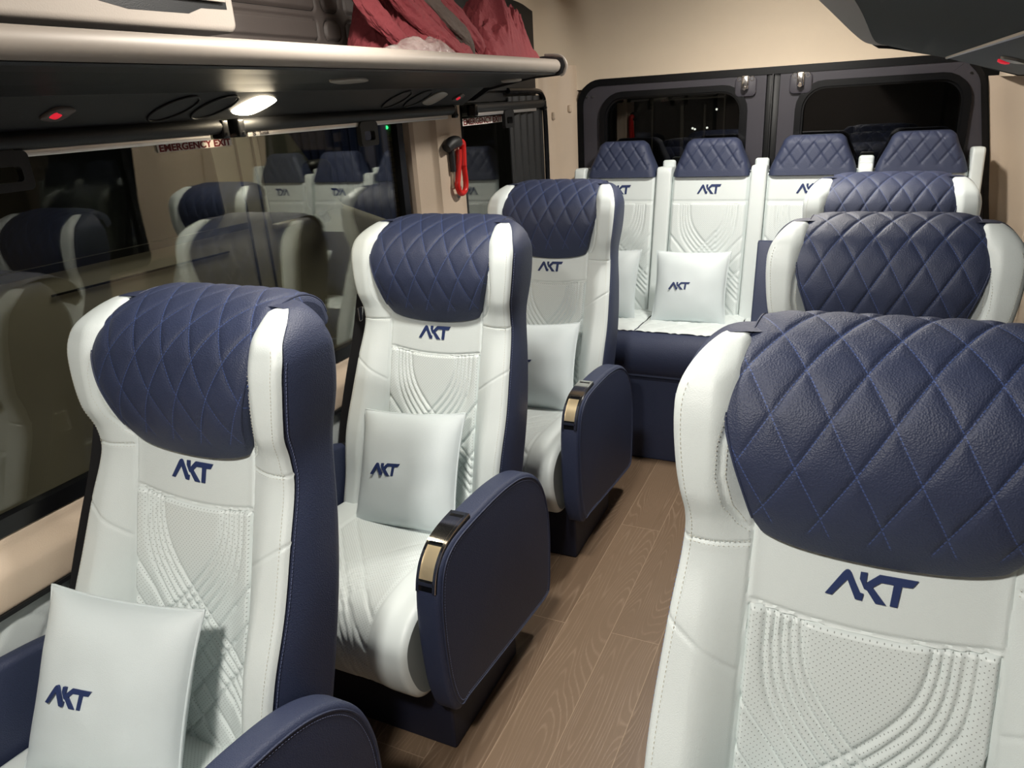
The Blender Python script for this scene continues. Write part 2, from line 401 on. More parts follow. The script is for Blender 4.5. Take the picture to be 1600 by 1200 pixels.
def yfront(x, z, fine=True):
    ax = abs(x); H = hw(z); off = (ypan(z)-yedge(z))
    t = S((ax-.130)/.085)
    y = ypan(z)-off*t
    if ax > .15: y -= .004*math.sin(PI*min(1, (ax-.15)/(H-.15)))
    e = .016
    if ax > H-e: q = min(1, (ax-(H-e))/e); y += .013*(1-math.sqrt(max(0, 1-q*q)))
    if z > 1.23: y += .03*((z-1.23)/.02)**2*.3
    if fine:
        g = 0
        if z < 1.22:
            g = max(g, groove(ax-.152, .0045, .0028))
            if ax > .15:
                g = max(g, groove(z-(.968+.02*(ax-.15)), .0035, .0025))
                g = max(g, groove((z-(.790+.85*(ax-.152)-1.6*(ax-.152)**2))*.8, .003, .0022))
                if z > .98: g = max(g, groove(poly_d(ax, z, ARC), .004, .003))
            else:
                g = max(g, groove(z-band_z(x), .004, .0028))
                if z < band_z(x)-.004: y += .012*S((band_z(x)-.004-z)/.004)*S((.150-ax)/.004)
        y += g
    return y
def surf_front(x, z):
    d = .004; p = Vector((x, yfront(x, z, False), z))
    dx = Vector((d, yfront(x+d, z, False)-p.y, 0)); dz = Vector((0, yfront(x, z+d, False)-p.y, d))
    n = dx.cross(dz); n.normalize()
    if n.y > 0: n.negate()
    return p, n

# quilt curves of the perforated panels; s measured downwards from the top seam
def quilt_lines(x_in, dxs, s0, hx, smax, slope=.78, extra=True, w=.028):
    L = []
    for i in range(5):
        xi = -(x_in+dxs*i); si = s0+.013*i; P = []
        s = 0
        while s < smax:
            t = (s-si)/w; sp = w*math.log1p(math.exp(min(30, t))) if t < 30 else s-si
            x = xi+slope*sp
            if x > hx: break
            P.append((x, s)); s += .006
        L.append(P)
    if extra:
        for k, st in enumerate((.14, .21, .28)):
            P = []; s = st
            while s < smax:
                x = -hx+slope*.85*(s-st)
                if x > hx: break
                P.append((x, s)); s += .012
            L.append(P)
    L += [[(-x, s) for x, s in P] for P in L]
    return [P for P in L if len(P) > 1]
def line_field(L, hx, smax, step):
    nx = int(2*hx/step)+1; ns = int(smax/step)+1
    F = [[1.0]*(nx+1) for _ in range(ns+1)]; R = .012
    for P in L:
        for a, b in zip(P, P[1:]):
            i0 = max(0, int((min(a[0], b[0])-R+hx)/step)); i1 = min(nx, int((max(a[0], b[0])+R+hx)/step)+1)
            j0 = max(0, int((min(a[1], b[1])-R)/step)); j1 = min(ns, int((max(a[1], b[1])+R)/step)+1)
            for j in range(j0, j1+1):
                for i in range(i0, i1+1):
                    d = seg_d(-hx+i*step, j*step, a, b)
                    if d < F[j][i]: F[j][i] = d
    return F, nx, ns
def stitch_dashes(mb, pts, surf, r=.0005, dash=.0042, gap=.0022, off=.0008):
    Q = resample([(a, b, 0) for a, b in pts], .0016); L = 0; run = []
    for a, b in zip(Q, Q[1:]):
        L += (b-a).length
        if (L % (dash+gap)) < dash: run.append(b)
        elif run:
            if len(run) > 1:
                T = []
                for q in (run[0], run[-1]): p, n = surf(q.x, q.y); T.append(p+n*off)
                mb.tube(T, r, 4, True)
            run = []

def pillow_mesh(wd=.36, ht=.36, th=.115):
    mb = MB(); N = 56
    def prof(u, v):
        a, b = abs(u), abs(v)
        x = u*wd/2*(1-.075*(1-b**2.2)*(a**4)); z = v*ht/2*(1-.06*(1-a**2.2)*(b**4))
        h = (max(0, 1-a**2.6)**.62)*(max(0, 1-b**2.6)**.62)
        wr = .002*math.sin(9*u+3*v)*h*(a+b)/2+.004*noise.noise(Vector((u*2.3, v*2.3, 1.7)))*h
        return x, z, h*th/2+wr
    def S_(sgn):
        def f(u, v):
            x, z, h = prof(u*2-1, v*2-1); return (x, sgn*(h+.0015), z)
        return f
    mb.grid(S_(-1), N, N); mb.grid(S_(1), N, N, flip=True)
    rim = []
    for k in range(4*N):
        t = k/N
        u, v = ((-1+2*t, -1) if t < 1 else (1, -1+2*(t-1)) if t < 2 else (1-2*(t-2), 1) if t < 3 else (-1, 1-2*(t-3)))
        x, z, _ = prof(u, v); rim.append((x, 0, z))
    rim.append(rim[0]); mb.tube(rim, .0032, 6, False)
    def surf(x, z):
        u, v = x/(wd/2), z/(ht/2); p = Vector((x, -prof(u, v)[2], z)); return p, Vector((0, -1, 0))
    return mb, surf

class G: pass
def build_seat():
    root = empty('reclining_seat')
    # pedestal
    mb = MB(); mb.box(-.27, .285, .29, .67, 0, .21, .008); mb.box(-.22, .24, .26, .74, .22, .34, .02)
    mb.build('pedestal', M['pedestal'], root)
    # seat cushion ---------------------------------------------------
    prof = catmull([(.74,.40),(.66,.437),(.55,.452),(.42,.462),(.30,.466),(.225,.452),(.178,.412),(.166,.36),(.178,.30),(.205,.245),(.245,.215),(.33,.205)], 10)
    prof = resample([(0, a, b) for a, b in prof], .005); n = len(prof)-1
    Lt = [0]
    for a, b in zip(prof, prof[1:]): Lt.append(Lt[-1]+(b-a).length)
    CH = .255; cl = quilt_lines(.075, .0112, .20, .15, .62, 1.0)
    # on the seat the lines run from the lip backwards: s measured from the lip's lower end
    Fq, nx, ns = line_field([[(x, s) for x, s in P] for P in cl], .15, .62, .0045)
    mb = MB(); NU = 112
    def f(u, v):
        i = min(n, int(round(v*n))); p = prof[i]; t = (prof[min(n, i+1)]-prof[max(0, i-1)]); t.normalize(); N_ = Vector((0, t.z, -t.y)) 
        if N_.z < 0 and i < n*.5: N_ = -N_
        if i >= n*.5 and N_.y > 0: N_ = -N_
        x = (u*2-1)*CH; ax = abs(x); d = .005*S((ax-.13)/.06)
        e = .02
        if ax > CH-e: q = (ax-(CH-e))/e; d -= .016*(1-math.sqrt(max(0, 1-q*q)))
        d -= groove(ax-.152, .0045, .003)
        if ax < .15:
            s = Lt[-1]-Lt[i]-.07
            j = int(round(s/.0045)); k = int(round((x+.15)/.0045))
            if 0 <= j <= ns and 0 <= k <= nx: d -= groove(Fq[j][k], .0045, .0036)
        return (x, p.y+N_.y*d, p.z+N_.z*d)
    mb.grid(f, NU, n, uvf=lambda u, v: ((u*2-1)*CH, Lt[min(n, int(round(v*n)))]))
    # underside and sides
    ring = [Vector(f(0, j/n)) for j in range(n+1)]; ring2 = [Vector(f(1, j/n)) for j in range(n+1)]
    mb.add(ring+ring2, [tuple(range(n+1)), tuple(reversed(range(n+1, 2*n+2))), (0, n, 2*n+1, n+1)])
    mb.build('seat_cushion', M['perf'], root, angle=60)
    # back shell -------------------------------------------------------
    mb = MB(); zs = [.34+.02*i for i in range(40)]+[1.13+.005*i for i in range(23)]; rings = []
    for z in zs:
        H = hw(z); yf = yedge(z)+.012; ex = .034*S((z-1.185)/.05); yb = max(yback(z), yf+ex+.02); r = .035; P = []
        if z > 1.2: r = .03
        P += [(H-.006, yf+.004), (H, yf+.012), (H+.001, lerp(yf, yb, .5)), (H, yb-r)]
        for k in range(1, 5): th = PI/2*k/4; P.append((H-r+r*math.cos(th), yb-r+r*math.sin(th)))
        P += [(H*.5, yb), (0, yb)]
        R = P+[(-x, y) for x, y in reversed(P[:-1])]
        yc = max(yf+.05, ypan(z)+.035); yc += ex; R += [(-(H-.04), yf+.014+ex), (-H*.6, yc), (0, yc), (H*.6, yc), (H-.04, yf+.014+ex)]
        rings.append([(x, y, zwarp(x, z)) for x, y in R])
    m_ = len(rings[0]); vs = [p for R in rings for p in R]
    # closing rings: rounded shoulder
    c = Vector((0, .90, 1.232))
    for k, (sc, dz) in enumerate(((.97, .004), (.88, .006), (.5, .004))):
        vs += [((p[0])*sc, lerp(.968, p[1], sc), p[2]+dz*.5) for p in rings[-1]]
    nr = len(rings)+3
    fs = [(j*m_+i, j*m_+(i+1) % m_, (j+1)*m_+(i+1) % m_, (j+1)*m_+i) for j in range(nr-1) for i in range(m_)]
    fs += [tuple(reversed(range(m_))), tuple((nr-1)*m_+i for i in range(m_))]
    mb.add(vs, fs); shell = mb.build('back_shell', M['navy'], root, angle=60)
    # white front of the back -------------------------------------------
    mb = MB(); z0, z1 = .37, 1.242; NU, NV = 190, 300
    def fr(u, v):
        z = lerp(z0, z1, min(1, v/.985)); ex = max(0, (v-.985)/.015); x = (u*2-1)*(hw(z)-.012*ex); return (x, yfront(x, z)+ex*.06, zwarp(x, z)-.003*ex)
    mb.grid(fr, NU, NV, uvf=lambda u, v: ((u*2-1)*.25, v))
    bk = mb.build('backrest', M['white'], root, angle=75)
    # perforated quilted panel ------------------------------------------
    smax = .50; hx = .149; ql = quilt_lines(.080, .0112, .085, hx, smax, 1.0)
    step = .0028; Fq, nx, ns = line_field(ql, hx, smax, step); mb = MB()
    def pan(u, v):
        x = lerp(-hx, hx, u); s = v*smax; z = band_z(x)-.003-s*.963
        d = Fq[min(ns, int(round(s/step)))][min(nx, int(round((x+hx)/step)))]
        y = ypan(z)-.0030+groove(d, .0045, .0034)-.0022*(1-math.exp(-(d/.007)**2))
        e = min(hx-abs(x), s+.0005); y += .012*(1-S(e/.006)) if e < .006 else 0
        off = ypan(z)-yedge(z)
        return (x, y-.006*S((abs(x)-.10)/.05)*max(0, off/.05), z)
    mb.grid(pan, nx, ns, uvf=lambda u, v: (lerp(-hx, hx, u), v*smax))
    mb.build('perforated_panel', M['perf'], bk, angle=75)
    # logo and threads
    logo_mesh(surf_front, -.002, .938).build('embroidered_logo', M['logo'], bk, angle=30)
    mb = MB()
    for sg in (1, -1):
        for o_ in (-.004, .004):
            stitch_dashes(mb, [(sg*x, .968+.02*(x-.15)+o_*.9) for x in [.154+.004*i for i in range(22)]], surf_front)
        stitch_dashes(mb, [(sg*(x+.006), z) for x, z in ARC], surf_front); stitch_dashes(mb, [(sg*(x-.006), z) for x, z in ARC[1:]], surf_front)
        stitch_dashes(mb, [(sg*(hw(z)-.012), z) for z in [.42+.01*i for i in range(79)]], surf_front)
    mb.build('stitching', M['thread'], bk, smooth=False)['kind'] = 'stuff'
    mb = MB()
    for sg in (1, -1): # stitches down the navy side, next to the seam
        Q = resample([(sg*(hw(z)+.0012), yedge(z)+.022, z) for z in [.42+.01*i for i in range(76)]], .0068)
        for a in Q: mb.tube([a, a+Vector((0, .0012, .0042))], .0005, 4)
    mb.build('stitching', M['blue_thread'], shell, smooth=False)['kind'] = 'stuff'
    # head cover ----------------------------------------------------------
    pr_ = catmull([(.850,.984),(.832,1.02),(.821,1.07),(.823,1.12),(.842,1.172),(.880,1.214),(.930,1.239),(.985,1.250),(1.035,1.245),(1.075,1.220),(1.092,1.180)], 12)
    pr_ = resample([(0, a, b) for a, b in pr_], .003); n2 = len(pr_)-1; Lf = n2*.003
    hwt = [(0,.148),(.03,.157),(.08,.171),(.13,.187),(.18,.200),(.23,.204),(.28,.198),(.33,.186),(.50,.177)]
    NU = 130; TH = .024
    def flap(u, v, inner=False):
        q = v*n2; i = min(n2-1, int(q)); t_ = q-i; p = pr_[i].lerp(pr_[i+1], t_); t = pr_[min(n2, i+2)]-pr_[max(0, i-1)]; t.normalize(); N_ = Vector((0, -t.z, t.y))
        s = v*Lf; h = sinterp(hwt, s); x = (u*2-1)*h; a = abs(u*2-1)
        # bottom hem curves down in the middle, corners rounded
        zd = -.016*(1-(x/.146)**2)*(1-S(s/.10)) if abs(x) < .146 else 0
        if s < .02 and a > .9: x *= 1-.03*((a-.9)/.1)**2*(1-s/.02)
        ed = min((1-a)*h, s, Lf-s); d = -.010*(a**6)+(.004 if not inner else 0)
        R_ = .008
        if inner: d -= TH
        elif ed < R_: q2 = 1-ed/R_; d -= TH*.5*(1-math.sqrt(max(0, 1-q2*q2)))
        if not inner:
            fade = S((s-.03)/.03)*S((Lf-.02-s)/.02)*S((h-abs(x)-.012)/.012)
            g = 0
            for sg in (1, -1):
                w_ = (x/QW+sg*s/QH+50) % 1; dd = abs(w_-.5)/math.hypot(1/QW, 1/QH); g = max(g, (1 if sg < 0 else .55)*math.exp(-(dd/.0034)**2))
                
            d -= .0024*g*fade
            d += .002*fade*min(1, min(abs(((x/QW+s/QH+50) % 1)-.5), abs(((x/QW-s/QH+50) % 1)-.5))*4)*.8
        return (x, p.y+N_.y*d, p.z+N_.z*d+zd)
    mb = MB(); NV2 = n2
    mb.grid(lambda u, v: flap(u, v), NU, NV2, uvf=lambda u, v: ((u*2-1)*sinterp(hwt, v*Lf), v*Lf))
    # rim + inner side
    nu2 = 24
    def loop(inner):
        pts = [flap(i/nu2, 0, inner) for i in range(nu2)]+[flap(1, j/60, inner) for j in range(60)]+[flap(1-i/nu2, 1, inner) for i in range(nu2)]+[flap(0, 1-j/60, inner) for j in range(60)]
        return pts
    lo, li = loop(False), loop(True); k_ = len(lo)
    mb.add(lo+li, [(i, (i+1) % k_, k_+(i+1) % k_, k_+i) for i in range(k_)])
    mb.grid(lambda u, v: flap(u, v, True), 16, 60, flip=True)
    hc = mb.build('quilted_head_cover', M['navy_quilt'], root, angle=55)
    mb = MB(); rimp = []
    for j in range(8, 121): rimp.append(Vector(flap(.985, j/124)))
    mb.tube(rimp, .0022, 6); mb.build('piping', M['navy'], hc); mb = MB(); rimp = [Vector(flap(.015, j/124)) for j in range(8, 121)]; mb.tube(rimp, .0022, 6)
    mb.build('piping', M['navy'], hc)
    # arm rest (aisle side) ------------------------------------------------
    ol = [(.250,.185),(.222,.26),(.211,.36),(.210,.46),(.218,.54),(.238,.598),(.275,.628),(.335,.640),(.45,.641),(.57,.634),(.68,.612),(.765,.567),(.822,.50),(.852,.41),(.858,.32),(.850,.22),(.838,.140),(.815,.118),(.70,.128),(.45,.158),(.30,.178)]
    olr = [(p.x, p.y) for p in resample([(a, b, 0) for a, b in catmull(ol, 8, True)], .012, True)]
    def armrest(x0, x1, chrome=True, outer=1):
        mb = MB(); mb.prism(olr, x0, x1, 'yz', .014, seg=5)
        arm = mb.build('armrest', M['navy'], root, angle=50)
        # seam piping on the outer face
        C_ = Vector((0, .53, .40)); xo = (x1 if outer > 0 else x0)
        P = [Vector((xo-.0002*outer, *( (lambda q: (q.y, q.z))(C_+(Vector((0, a, b))-C_)*.955)))) for a, b in olr]; P.append(P[0])
        mb = MB(); mb.tube(P, .0024, 6, False); mb.build('piping', M['navy'], arm)
        mb = MB()
        for a in resample(P, .0075)[:-1]: pass
        Q = resample([Vector((xo+.0004*outer, *( (lambda q: (q.y, q.z))(C_+(Vector((0, a, b))-C_)*.925)))) for a, b in olr]+[Vector((xo+.0004*outer, *( (lambda q: (q.y, q.z))(C_+(Vector((0, olr[0][0], olr[0][1]))-C_)*.925))))], .0036)
        for i in range(0, len(Q)-1, 2): mb.tube([Q[i], Q[i+1]], .00055, 4)
        mb.build('stitching', M['blue_thread'], arm, smooth=False)['kind'] = 'stuff'
        if chrome:
            path = [(.222,.545),(.230,.575),(.247,.604),(.275,.626),(.305,.636),(.345,.642),(.395,.644)]
            pa = resample([(0, a, b) for a, b in catmull(path, 8)], .004); xm = (x0+x1)/2
            def strip(mb, hwid, i0, i1, h0, h1, xo_=0):
                vs = []; fs = []
                for i in range(i0, i1+1):
                    p = pa[i]; t = pa[min(len(pa)-1, i+1)]-pa[max(0, i-1)]; t.normalize(); N_ = Vector((0, -t.z, t.y))
                    for xx, hh in ((-hwid, h0), (-hwid, h1), (hwid, h1), (hwid, h0)): q = p+N_*hh; vs.append((xm+xo_+xx, q.y, q.z))
                k = i1-i0
                for j in range(k):
                    for c_ in range(4): fs.append((j*4+c_, j*4+(c_+1) % 4, j*4+4+(c_+1) % 4, j*4+4+c_))
                fs += [(0, 1, 2, 3), (k*4+3, k*4+2, k*4+1, k*4)]
                mb.add(vs, fs)
            n3 = len(pa)-1; hr = empty('recline_handle')
            bpy.data.objects.remove(hr)
            mb = MB(); strip(mb, .026, 0, n3, -.004, .003); hb = mb.build('recline_handle', M['blackgloss'], arm, angle=30)
            mb = MB()
            for sx in (-1, 1): strip(mb, .0036, 0, n3, 0, .0085, sx*.0212)
            strip(mb, .021, n3-3, n3, 0, .0085); strip(mb, .021, 4, 6, 0, .0085)
            strip(mb, .0175, int(n3*.50), n3-6, 0, .009)
            mb.build('bezel', M['chrome'], hb, angle=30, label='chrome rails and lever')
            mb = MB(); strip(mb, .0185, 7, int(n3*.48), .002, .0045); mb.build('finger_cup', M['brass'], hb, angle=30, label='golden reflecting finger cup')
        return arm
    armrest(.268, .333)
    armrest(-.301, -.262, False, -1)
    # seat belt at the outer side
    mb = MB(); pts = catmull([(-.287,.905,1.02),(-.290,.86,.90),(-.292,.80,.78),(-.290,.75,.68),(-.284,.715,.60),(-.278,.70,.545)], 8)
    for tw in (0,):
        vs = []
        for i, p in enumerate(pts):
            p = Vector(p); wv = Vector((.25, .9, -.35)).normalized()*.024
            th = Vector((.0012, -.0003, 0)); vs += [p-wv-th, p+wv-th, p+wv+th, p-wv+th]
        k = len(pts)-1
        fs = [(j*4+c_, j*4+(c_+1) % 4, j*4+4+(c_+1) % 4, j*4+4+c_) for j in range(k) for c_ in range(4)]+[(0, 1, 2, 3), (k*4+3, k*4+2, k*4+1, k*4)]
        mb.add(vs, fs)
    belt = mb.build('seat_belt', M['webbing'], root, angle=30)
    mb = MB(); mb.box(-.036, .036, -.012, .012, -.014, .014, .006, Matrix.Translation((-.262, .700, .600)) @ Matrix.Rotation(.35, 4, 'Z') @ Matrix.Rotation(-.35, 4, 'Y')); mb.build('buckle', M['black'], belt)
    mb = MB(); mb.box(-.006, .006, -.014, .014, -.022, .022, .003, Matrix.Translation((-.292, .885, .965))); mb.build('anchor_plate', M['chrome'], belt, label='chrome anchor plate')
    return root

seat = build_seat()
CXL, CXR = -1.093, .062
SG = 'seats with quilted navy head covers along the aisle'
SEATS = [
 ('reclining_seat', CXL, 0, 0, 'nearest seat of the window row, large at the left edge of the photo'),
 ('reclining_seat', CXL, .9, 0, 'white seat in the middle of the window row, chrome armrest handle fully visible'),
 ('reclining_seat', CXL, 1.8, 0, 'rearmost seat of the window row, beside the rear bench and the red hammer'),
 ('reclining_seat', CXR, .050, 0, 'largest seat at the right foreground, diamond quilted navy head cover and big logo'),
 ('reclining_seat', CXR+.005, .975, 0, 'second seat of the right row, seen just above the nearest head cover'),
 ('reclining_seat', CXR+.015, 1.895, 0, 'rearmost seat of the right row, only head cover and white shoulders showing'),
]
for i, (nm, x, y, rz, lab) in enumerate(SEATS):
    o = seat if i == 0 else copy_tree(seat)
    o.location = (x, y, 0); tag(o, lab, 'seat', SG)
    if i == 5:
        for ch in list(o.children):
            if ch.name.startswith('armrest'): pass
    if x > -.5:   # on the right row the window side is the other one: mirror belt side by swapping
        for ch in list(o.children):
            if ch.name.split('.')[0] == 'seat_belt':
                for c2 in list(ch.children): bpy.data.objects.remove(c2)
                bpy.data.objects.remove(ch)
            elif ch.name.split('.')[0] == 'armrest' and ch.children and any(c.name.startswith('recline') for c in ch.children):
                def rm(q):
                    for c in list(q.children): rm(c)
                    bpy.data.objects.remove(q)
                for c2 in list(ch.children):
                    if c2.name.startswith('recline'): rm(c2)

# ------------------------------------------------------------------ cushions
pm, psurf = pillow_mesh()
pil = pm.build('throw_pillow', M['pillow'], None, angle=80)
lg = logo_mesh(psurf, -.01, .0, .104, .036, .0026).build('embroidered_logo', M['logo'], pil, angle=30)
PIL = [((-1.125, .600, .610), (-28, 1, 9), .93, 'pale cushion on the nearest window-side seat, cut off by the frame bottom'),
       ((-1.098, 1.535, .588), (-28, -5, 0), .95, 'pale square cushion with navy logo on the middle window-side seat'),
       ((-1.090, 2.440, .590), (-27, -4, 0), .95, 'pale cushion on the rear window-side seat, half hidden by the seat ahead'),
       ((.100, .640, .555), (-24, 4, -8), .93, 'pale cushion whose corner shows at the bottom of the nearest right seat')]
PG = 'pale cushions with navy logo'
BEN = [((-1.055, 3.19, .740), (-22, 0, 0), .90, 'pale cushion at the left end of the rear bench, mostly hidden'),
       ((-.656, 3.19, .740), (-22, 0, 3), .90, 'pale cushion standing in the open on the rear bench'),
       ((-.150, 3.09, .735), (-20, -9, 0), .90, 'sliver of pale cushion before the folded navy armrest')]
for i, (loc, rot, sc, lab) in enumerate(PIL+BEN):
    o = pil if i == 0 else copy_tree(pil)
    o.location = loc; o.rotation_euler = tuple(math.radians(a) for a in rot); o.scale = (sc,)*3; tag(o, lab, 'cushion', PG)
    if i == 0: o.children[0].location.x = -.035

# ------------------------------------------------------------------ rear bench
def build_bench():
    root = empty('rear_bench', (0, 0, 0))
    X0, X1 = -1.262, .405
    mb = MB(); mb.box(X0, X1, 2.93, 3.45, 0, .42, .01); mb.build('base', M['navy'], root)
    # seat: navy front roll and white top
    prof = [(3.36,.40),(3.36,.565),(3.25,.572),(2.99,.596),(2.945,.592),(2.905,.565),(2.885,.52),(2.885,.46),(2.91,.415),(2.95,.405)]
    mb = MB(); mb.prism([(p.x, p.y) for p in resample([(a, b, 0) for a, b in catmull(prof, 6, True)], .012, True)], X0, X1, 'yz', .012); cu = mb.build('seat_cushion', M['navy'], root, angle=50)
    sp = [-1.262, -.842, -.425, -.010, .405]; mb = MB()
    for a, b in zip(sp, sp[1:]):
        def f(u, v, a=a, b=b):
            x = lerp(a+.003, b-.003, u); y = lerp(2.950, 3.35, v); e = min(x-a, b-x, (y-2.945)*1.2)
            z = lerp(.603, .585, v)+.008*S(e/.04)-.004*math.exp(-(abs(((x*9+y*7) % 1)-.5)/.08)**2)-.004*math.exp(-(abs(((x*9-y*7) % 1)-.5)/.08)**2)
            return (x, y, z+.005*(S(e/.01)-1))
        mb.grid(f, 60, 50, uvf=lambda u, v: (u*.4, v*.4))
    mb.build('seat_pad', M['perf'], cu, angle=70, label='white quilted seat top')
    # back sections
    def yb(z): return 3.300+.22*(z-.56)
    secs = [(-1.215, -.880), (-.803, -.462), (-.388, -.036), (.027, .362)]
    for k, (a, b) in enumerate(secs):
        c_ = (a+b)/2; h = (b-a)/2
        mb = MB()
        def f(u, v, a=a, b=b, c_=c_):
            z = lerp(.565, 1.21, v); x = lerp(a-.002, b+.002, u); y = yb(z)
            y += groove(z-(1.085+0*x), .003, .003)
            e = min(x-a+.002, b+.002-x); y += .018*(1-S(e/.014)); y += .03*(1-S((1.212-z)/.025))**2
            return (x, y, z)
        mb.grid(f, 70, 130, uvf=lambda u, v: (u, v))
        vs = [f(i/20, 0) for i in range(21)]+[f(i/20, 1) for i in range(21)]
        mb.add([(a, yb(1.2)+.02, 1.21), (b, yb(1.2)+.02, 1.21), (b, yb(1.2)+.10, 1.20), (a, yb(1.2)+.10, 1.20), (a, yb(.565), .565), (b, yb(.565), .565), (b, yb(.565)+.1, .565), (a, yb(.565)+.1, .565)], [(0, 1, 2, 3), (4, 5, 6, 7), (3, 2, 6, 7), (0, 3, 7, 4), (1, 2, 6, 5)])
        sec = mb.build('backrest', M['white'], root, angle=60)
        hx = h-.008; smax = .50; ql = quilt_lines(.082, .0108, .100, hx, smax, 1.05); st = .0045; Fq, nx, ns = line_field(ql, hx, smax, st); mb = MB()
        def pan(u, v):
            x = lerp(-hx, hx, u); s = v*smax; z = 1.078-s; d = Fq[min(ns, int(round(s/st)))][min(nx, int(round((x+hx)/st)))]
            e = min(hx-abs(x), s); return (c_+x, yb(z)-.004+groove(d, .005, .0042)+.006*(1-S(e/.006)), z)
        mb.grid(pan, nx, ns, uvf=lambda u, v: (lerp(-hx, hx, u), v*smax)); mb.build('perforated_panel', M['perf'], sec, angle=70)
        def sf(x, z): return Vector((x, yb(z), z)), Vector((0, -1, .2)).normalized()
        logo_mesh(sf, c_+.0, 1.137, .106, .040).build('embroidered_logo', M['logo'], sec, angle=30)
        # head rest: quilted trapezoid block
        mb = MB(); Wb, Wt = h-.002, h-.058
        def RR(u, a, b, r):      # point on a rounded rectangle, even spacing
            q = rrect(-a, a, -b, b, r, 5); q = q+[q[0]]; L = [0]
            for p0, p1 in zip(q, q[1:]): L.append(L[-1]+math.dist(p0, p1))
            d = u*L[-1]; i = 0
            while i < len(L)-2 and L[i+1] < d: i += 1
            t = (d-L[i])/max(1e-9, L[i+1]-L[i]); return lerp(q[i][0], q[i+1][0], t), lerp(q[i][1], q[i+1][1], t)
        def hr(u, v):
            # u around the ring, v upwards
            z = 1.192+.158*v; t = v; wb_ = lerp(Wb, Wt, S(t*.9)**.9 if t < 1 else 1); dp = lerp(.062, .045, t)
            wb_ -= .018*max(0, (t-.85)/.15)**2
            dp -= .016*max(0, (t-.8)/.2)**2
            r_ = .030; px_, py_ = RR(u, wb_, dp, r_)
            x, yy = px_, py_; cy = py_ if abs(py_+dp) < .004 else 1
            if cy < 0:
                fade = S((t-.12)/.2)
                for sg in (1, -1):
                    w_ = (x/.062+sg*z/.085+50) % 1; dd = abs(w_-.5)/math.hypot(1/.062, 1/.085); yy += .004*math.exp(-(dd/.004)**2)*fade
            return (c_+x, yb(1.2)+.045+.10*(z-1.2)+yy, z)
        mb.grid(hr, 160, 44, closed_u=True, cap=True, uvf=lambda u, v: (u, -1)); mb.build('headrest', M['navy'], sec, angle=50, label='quilted navy headrest')
    for k, (x0, x1) in enumerate(((-1.278, -1.222), (-.876, -.807), (-.458, -.392), (-.032, .023), (.366, .412))):
        mb = MB(); P = []
        top = 1.235 if k < 4 else 1.285
        for z in (.56, .6, .8, 1.0, 1.15, top-.03, top-.008): P.append((yb(z)-.012, z))
        P += [(yb(top)+.002, top), (yb(top)+.08, top-.004), (yb(top)+.10, top-.05), (yb(.56)+.10, .56)]
        mb.prism(P, x0, x1, 'yz', .010); mb.build('divider_strip', M['white'], root, angle=50)
    mb = MB(); mb.prism([(y, z) for y, z in ((3.195,.585),(3.27,.93),(3.285,.938),(3.305,.935),(3.31,.60),(3.30,.585))], -.392, -.045, 'yz', .008)
    mb.build('folding_armrest', M['navy'], root, angle=50, label='navy armrest folded up against the third backrest')
    mb = MB()
    for x in (-.84, -.425, -.005): mb = MB(); mb.box(x-.03, x+.03, 3.52, 3.55, 1.17, 1.258, .012); mb.build('backrest_knob', M['white'], root, label='pale knob behind the backrest')
    return tag(root, 'white rear bench with four quilted navy headrests in front of the rear doors', 'bench seat')
build_bench()

# ------------------------------------------------------------------ floor, walls
mb = MB(); mb.box(-1.46, .60, -1.3, 3.75, -.03, 0); struct(mb.build('floor', M['wood']))
# left wall: lower trim with sloping sill
def extrude_profile(mb, prof, y0, y1, ny=1, mi=0):    # prof (x,z) open polyline swept along y
    vs = []; n = len(prof)
    for j in range(ny+1):
        y = lerp(y0, y1, j/ny)
        for x, z in prof: vs.append((x, y, z))
    mb.add(vs, [(j*n+i, j*n+i+1, (j+1)*n+i+1, (j+1)*n+i) for j in range(ny) for i in range(n-1)], mi=mi)
YF = -1.3
mb = MB(); sill = [(p[0], p[1]) for p in catmull([(-1.475,.842),(-1.452,.838),(-1.437,.822),(-1.43,.80),(-1.405,.775),(-1.398,.755),(-1.396,.71),(-1.405,.70),(-1.43,.69)], 4)]
extrude_profile(mb, sill+[(-1.44, .02), (-1.44, 0)], YF, 3.45)
wl = struct(mb.build('wall_left', M['beige'], angle=50))
# white quilted pad on the wall beneath the sill
mb = MB()
def pad(u, v):
    y = lerp(-.4, 2.9, u); z = lerp(.34, .695, v); e = min(z-.34, .695-z)
    g = sum(math.exp(-((((y*8+s_*z*8) % 1)-.5)/.07)**2) for s_ in (1, -1))
    return (-1.412+.018*(1-S(e/.02))*-1+.004*g*-1, y, z)
mb.grid(pad, 500, 50, uvf=lambda u, v: (u*3.3, v*.35)); tag(mb.build('quilted_wall_pad', M['white'], None, angle=60), 'long white quilted pad on the wall below the beige sill', 'wall pad')
mb = MB(); mb.box(-1.44, -1.392, -.4, 3.0, .694, .703); struct(mb.build('trim_1', M['black']))
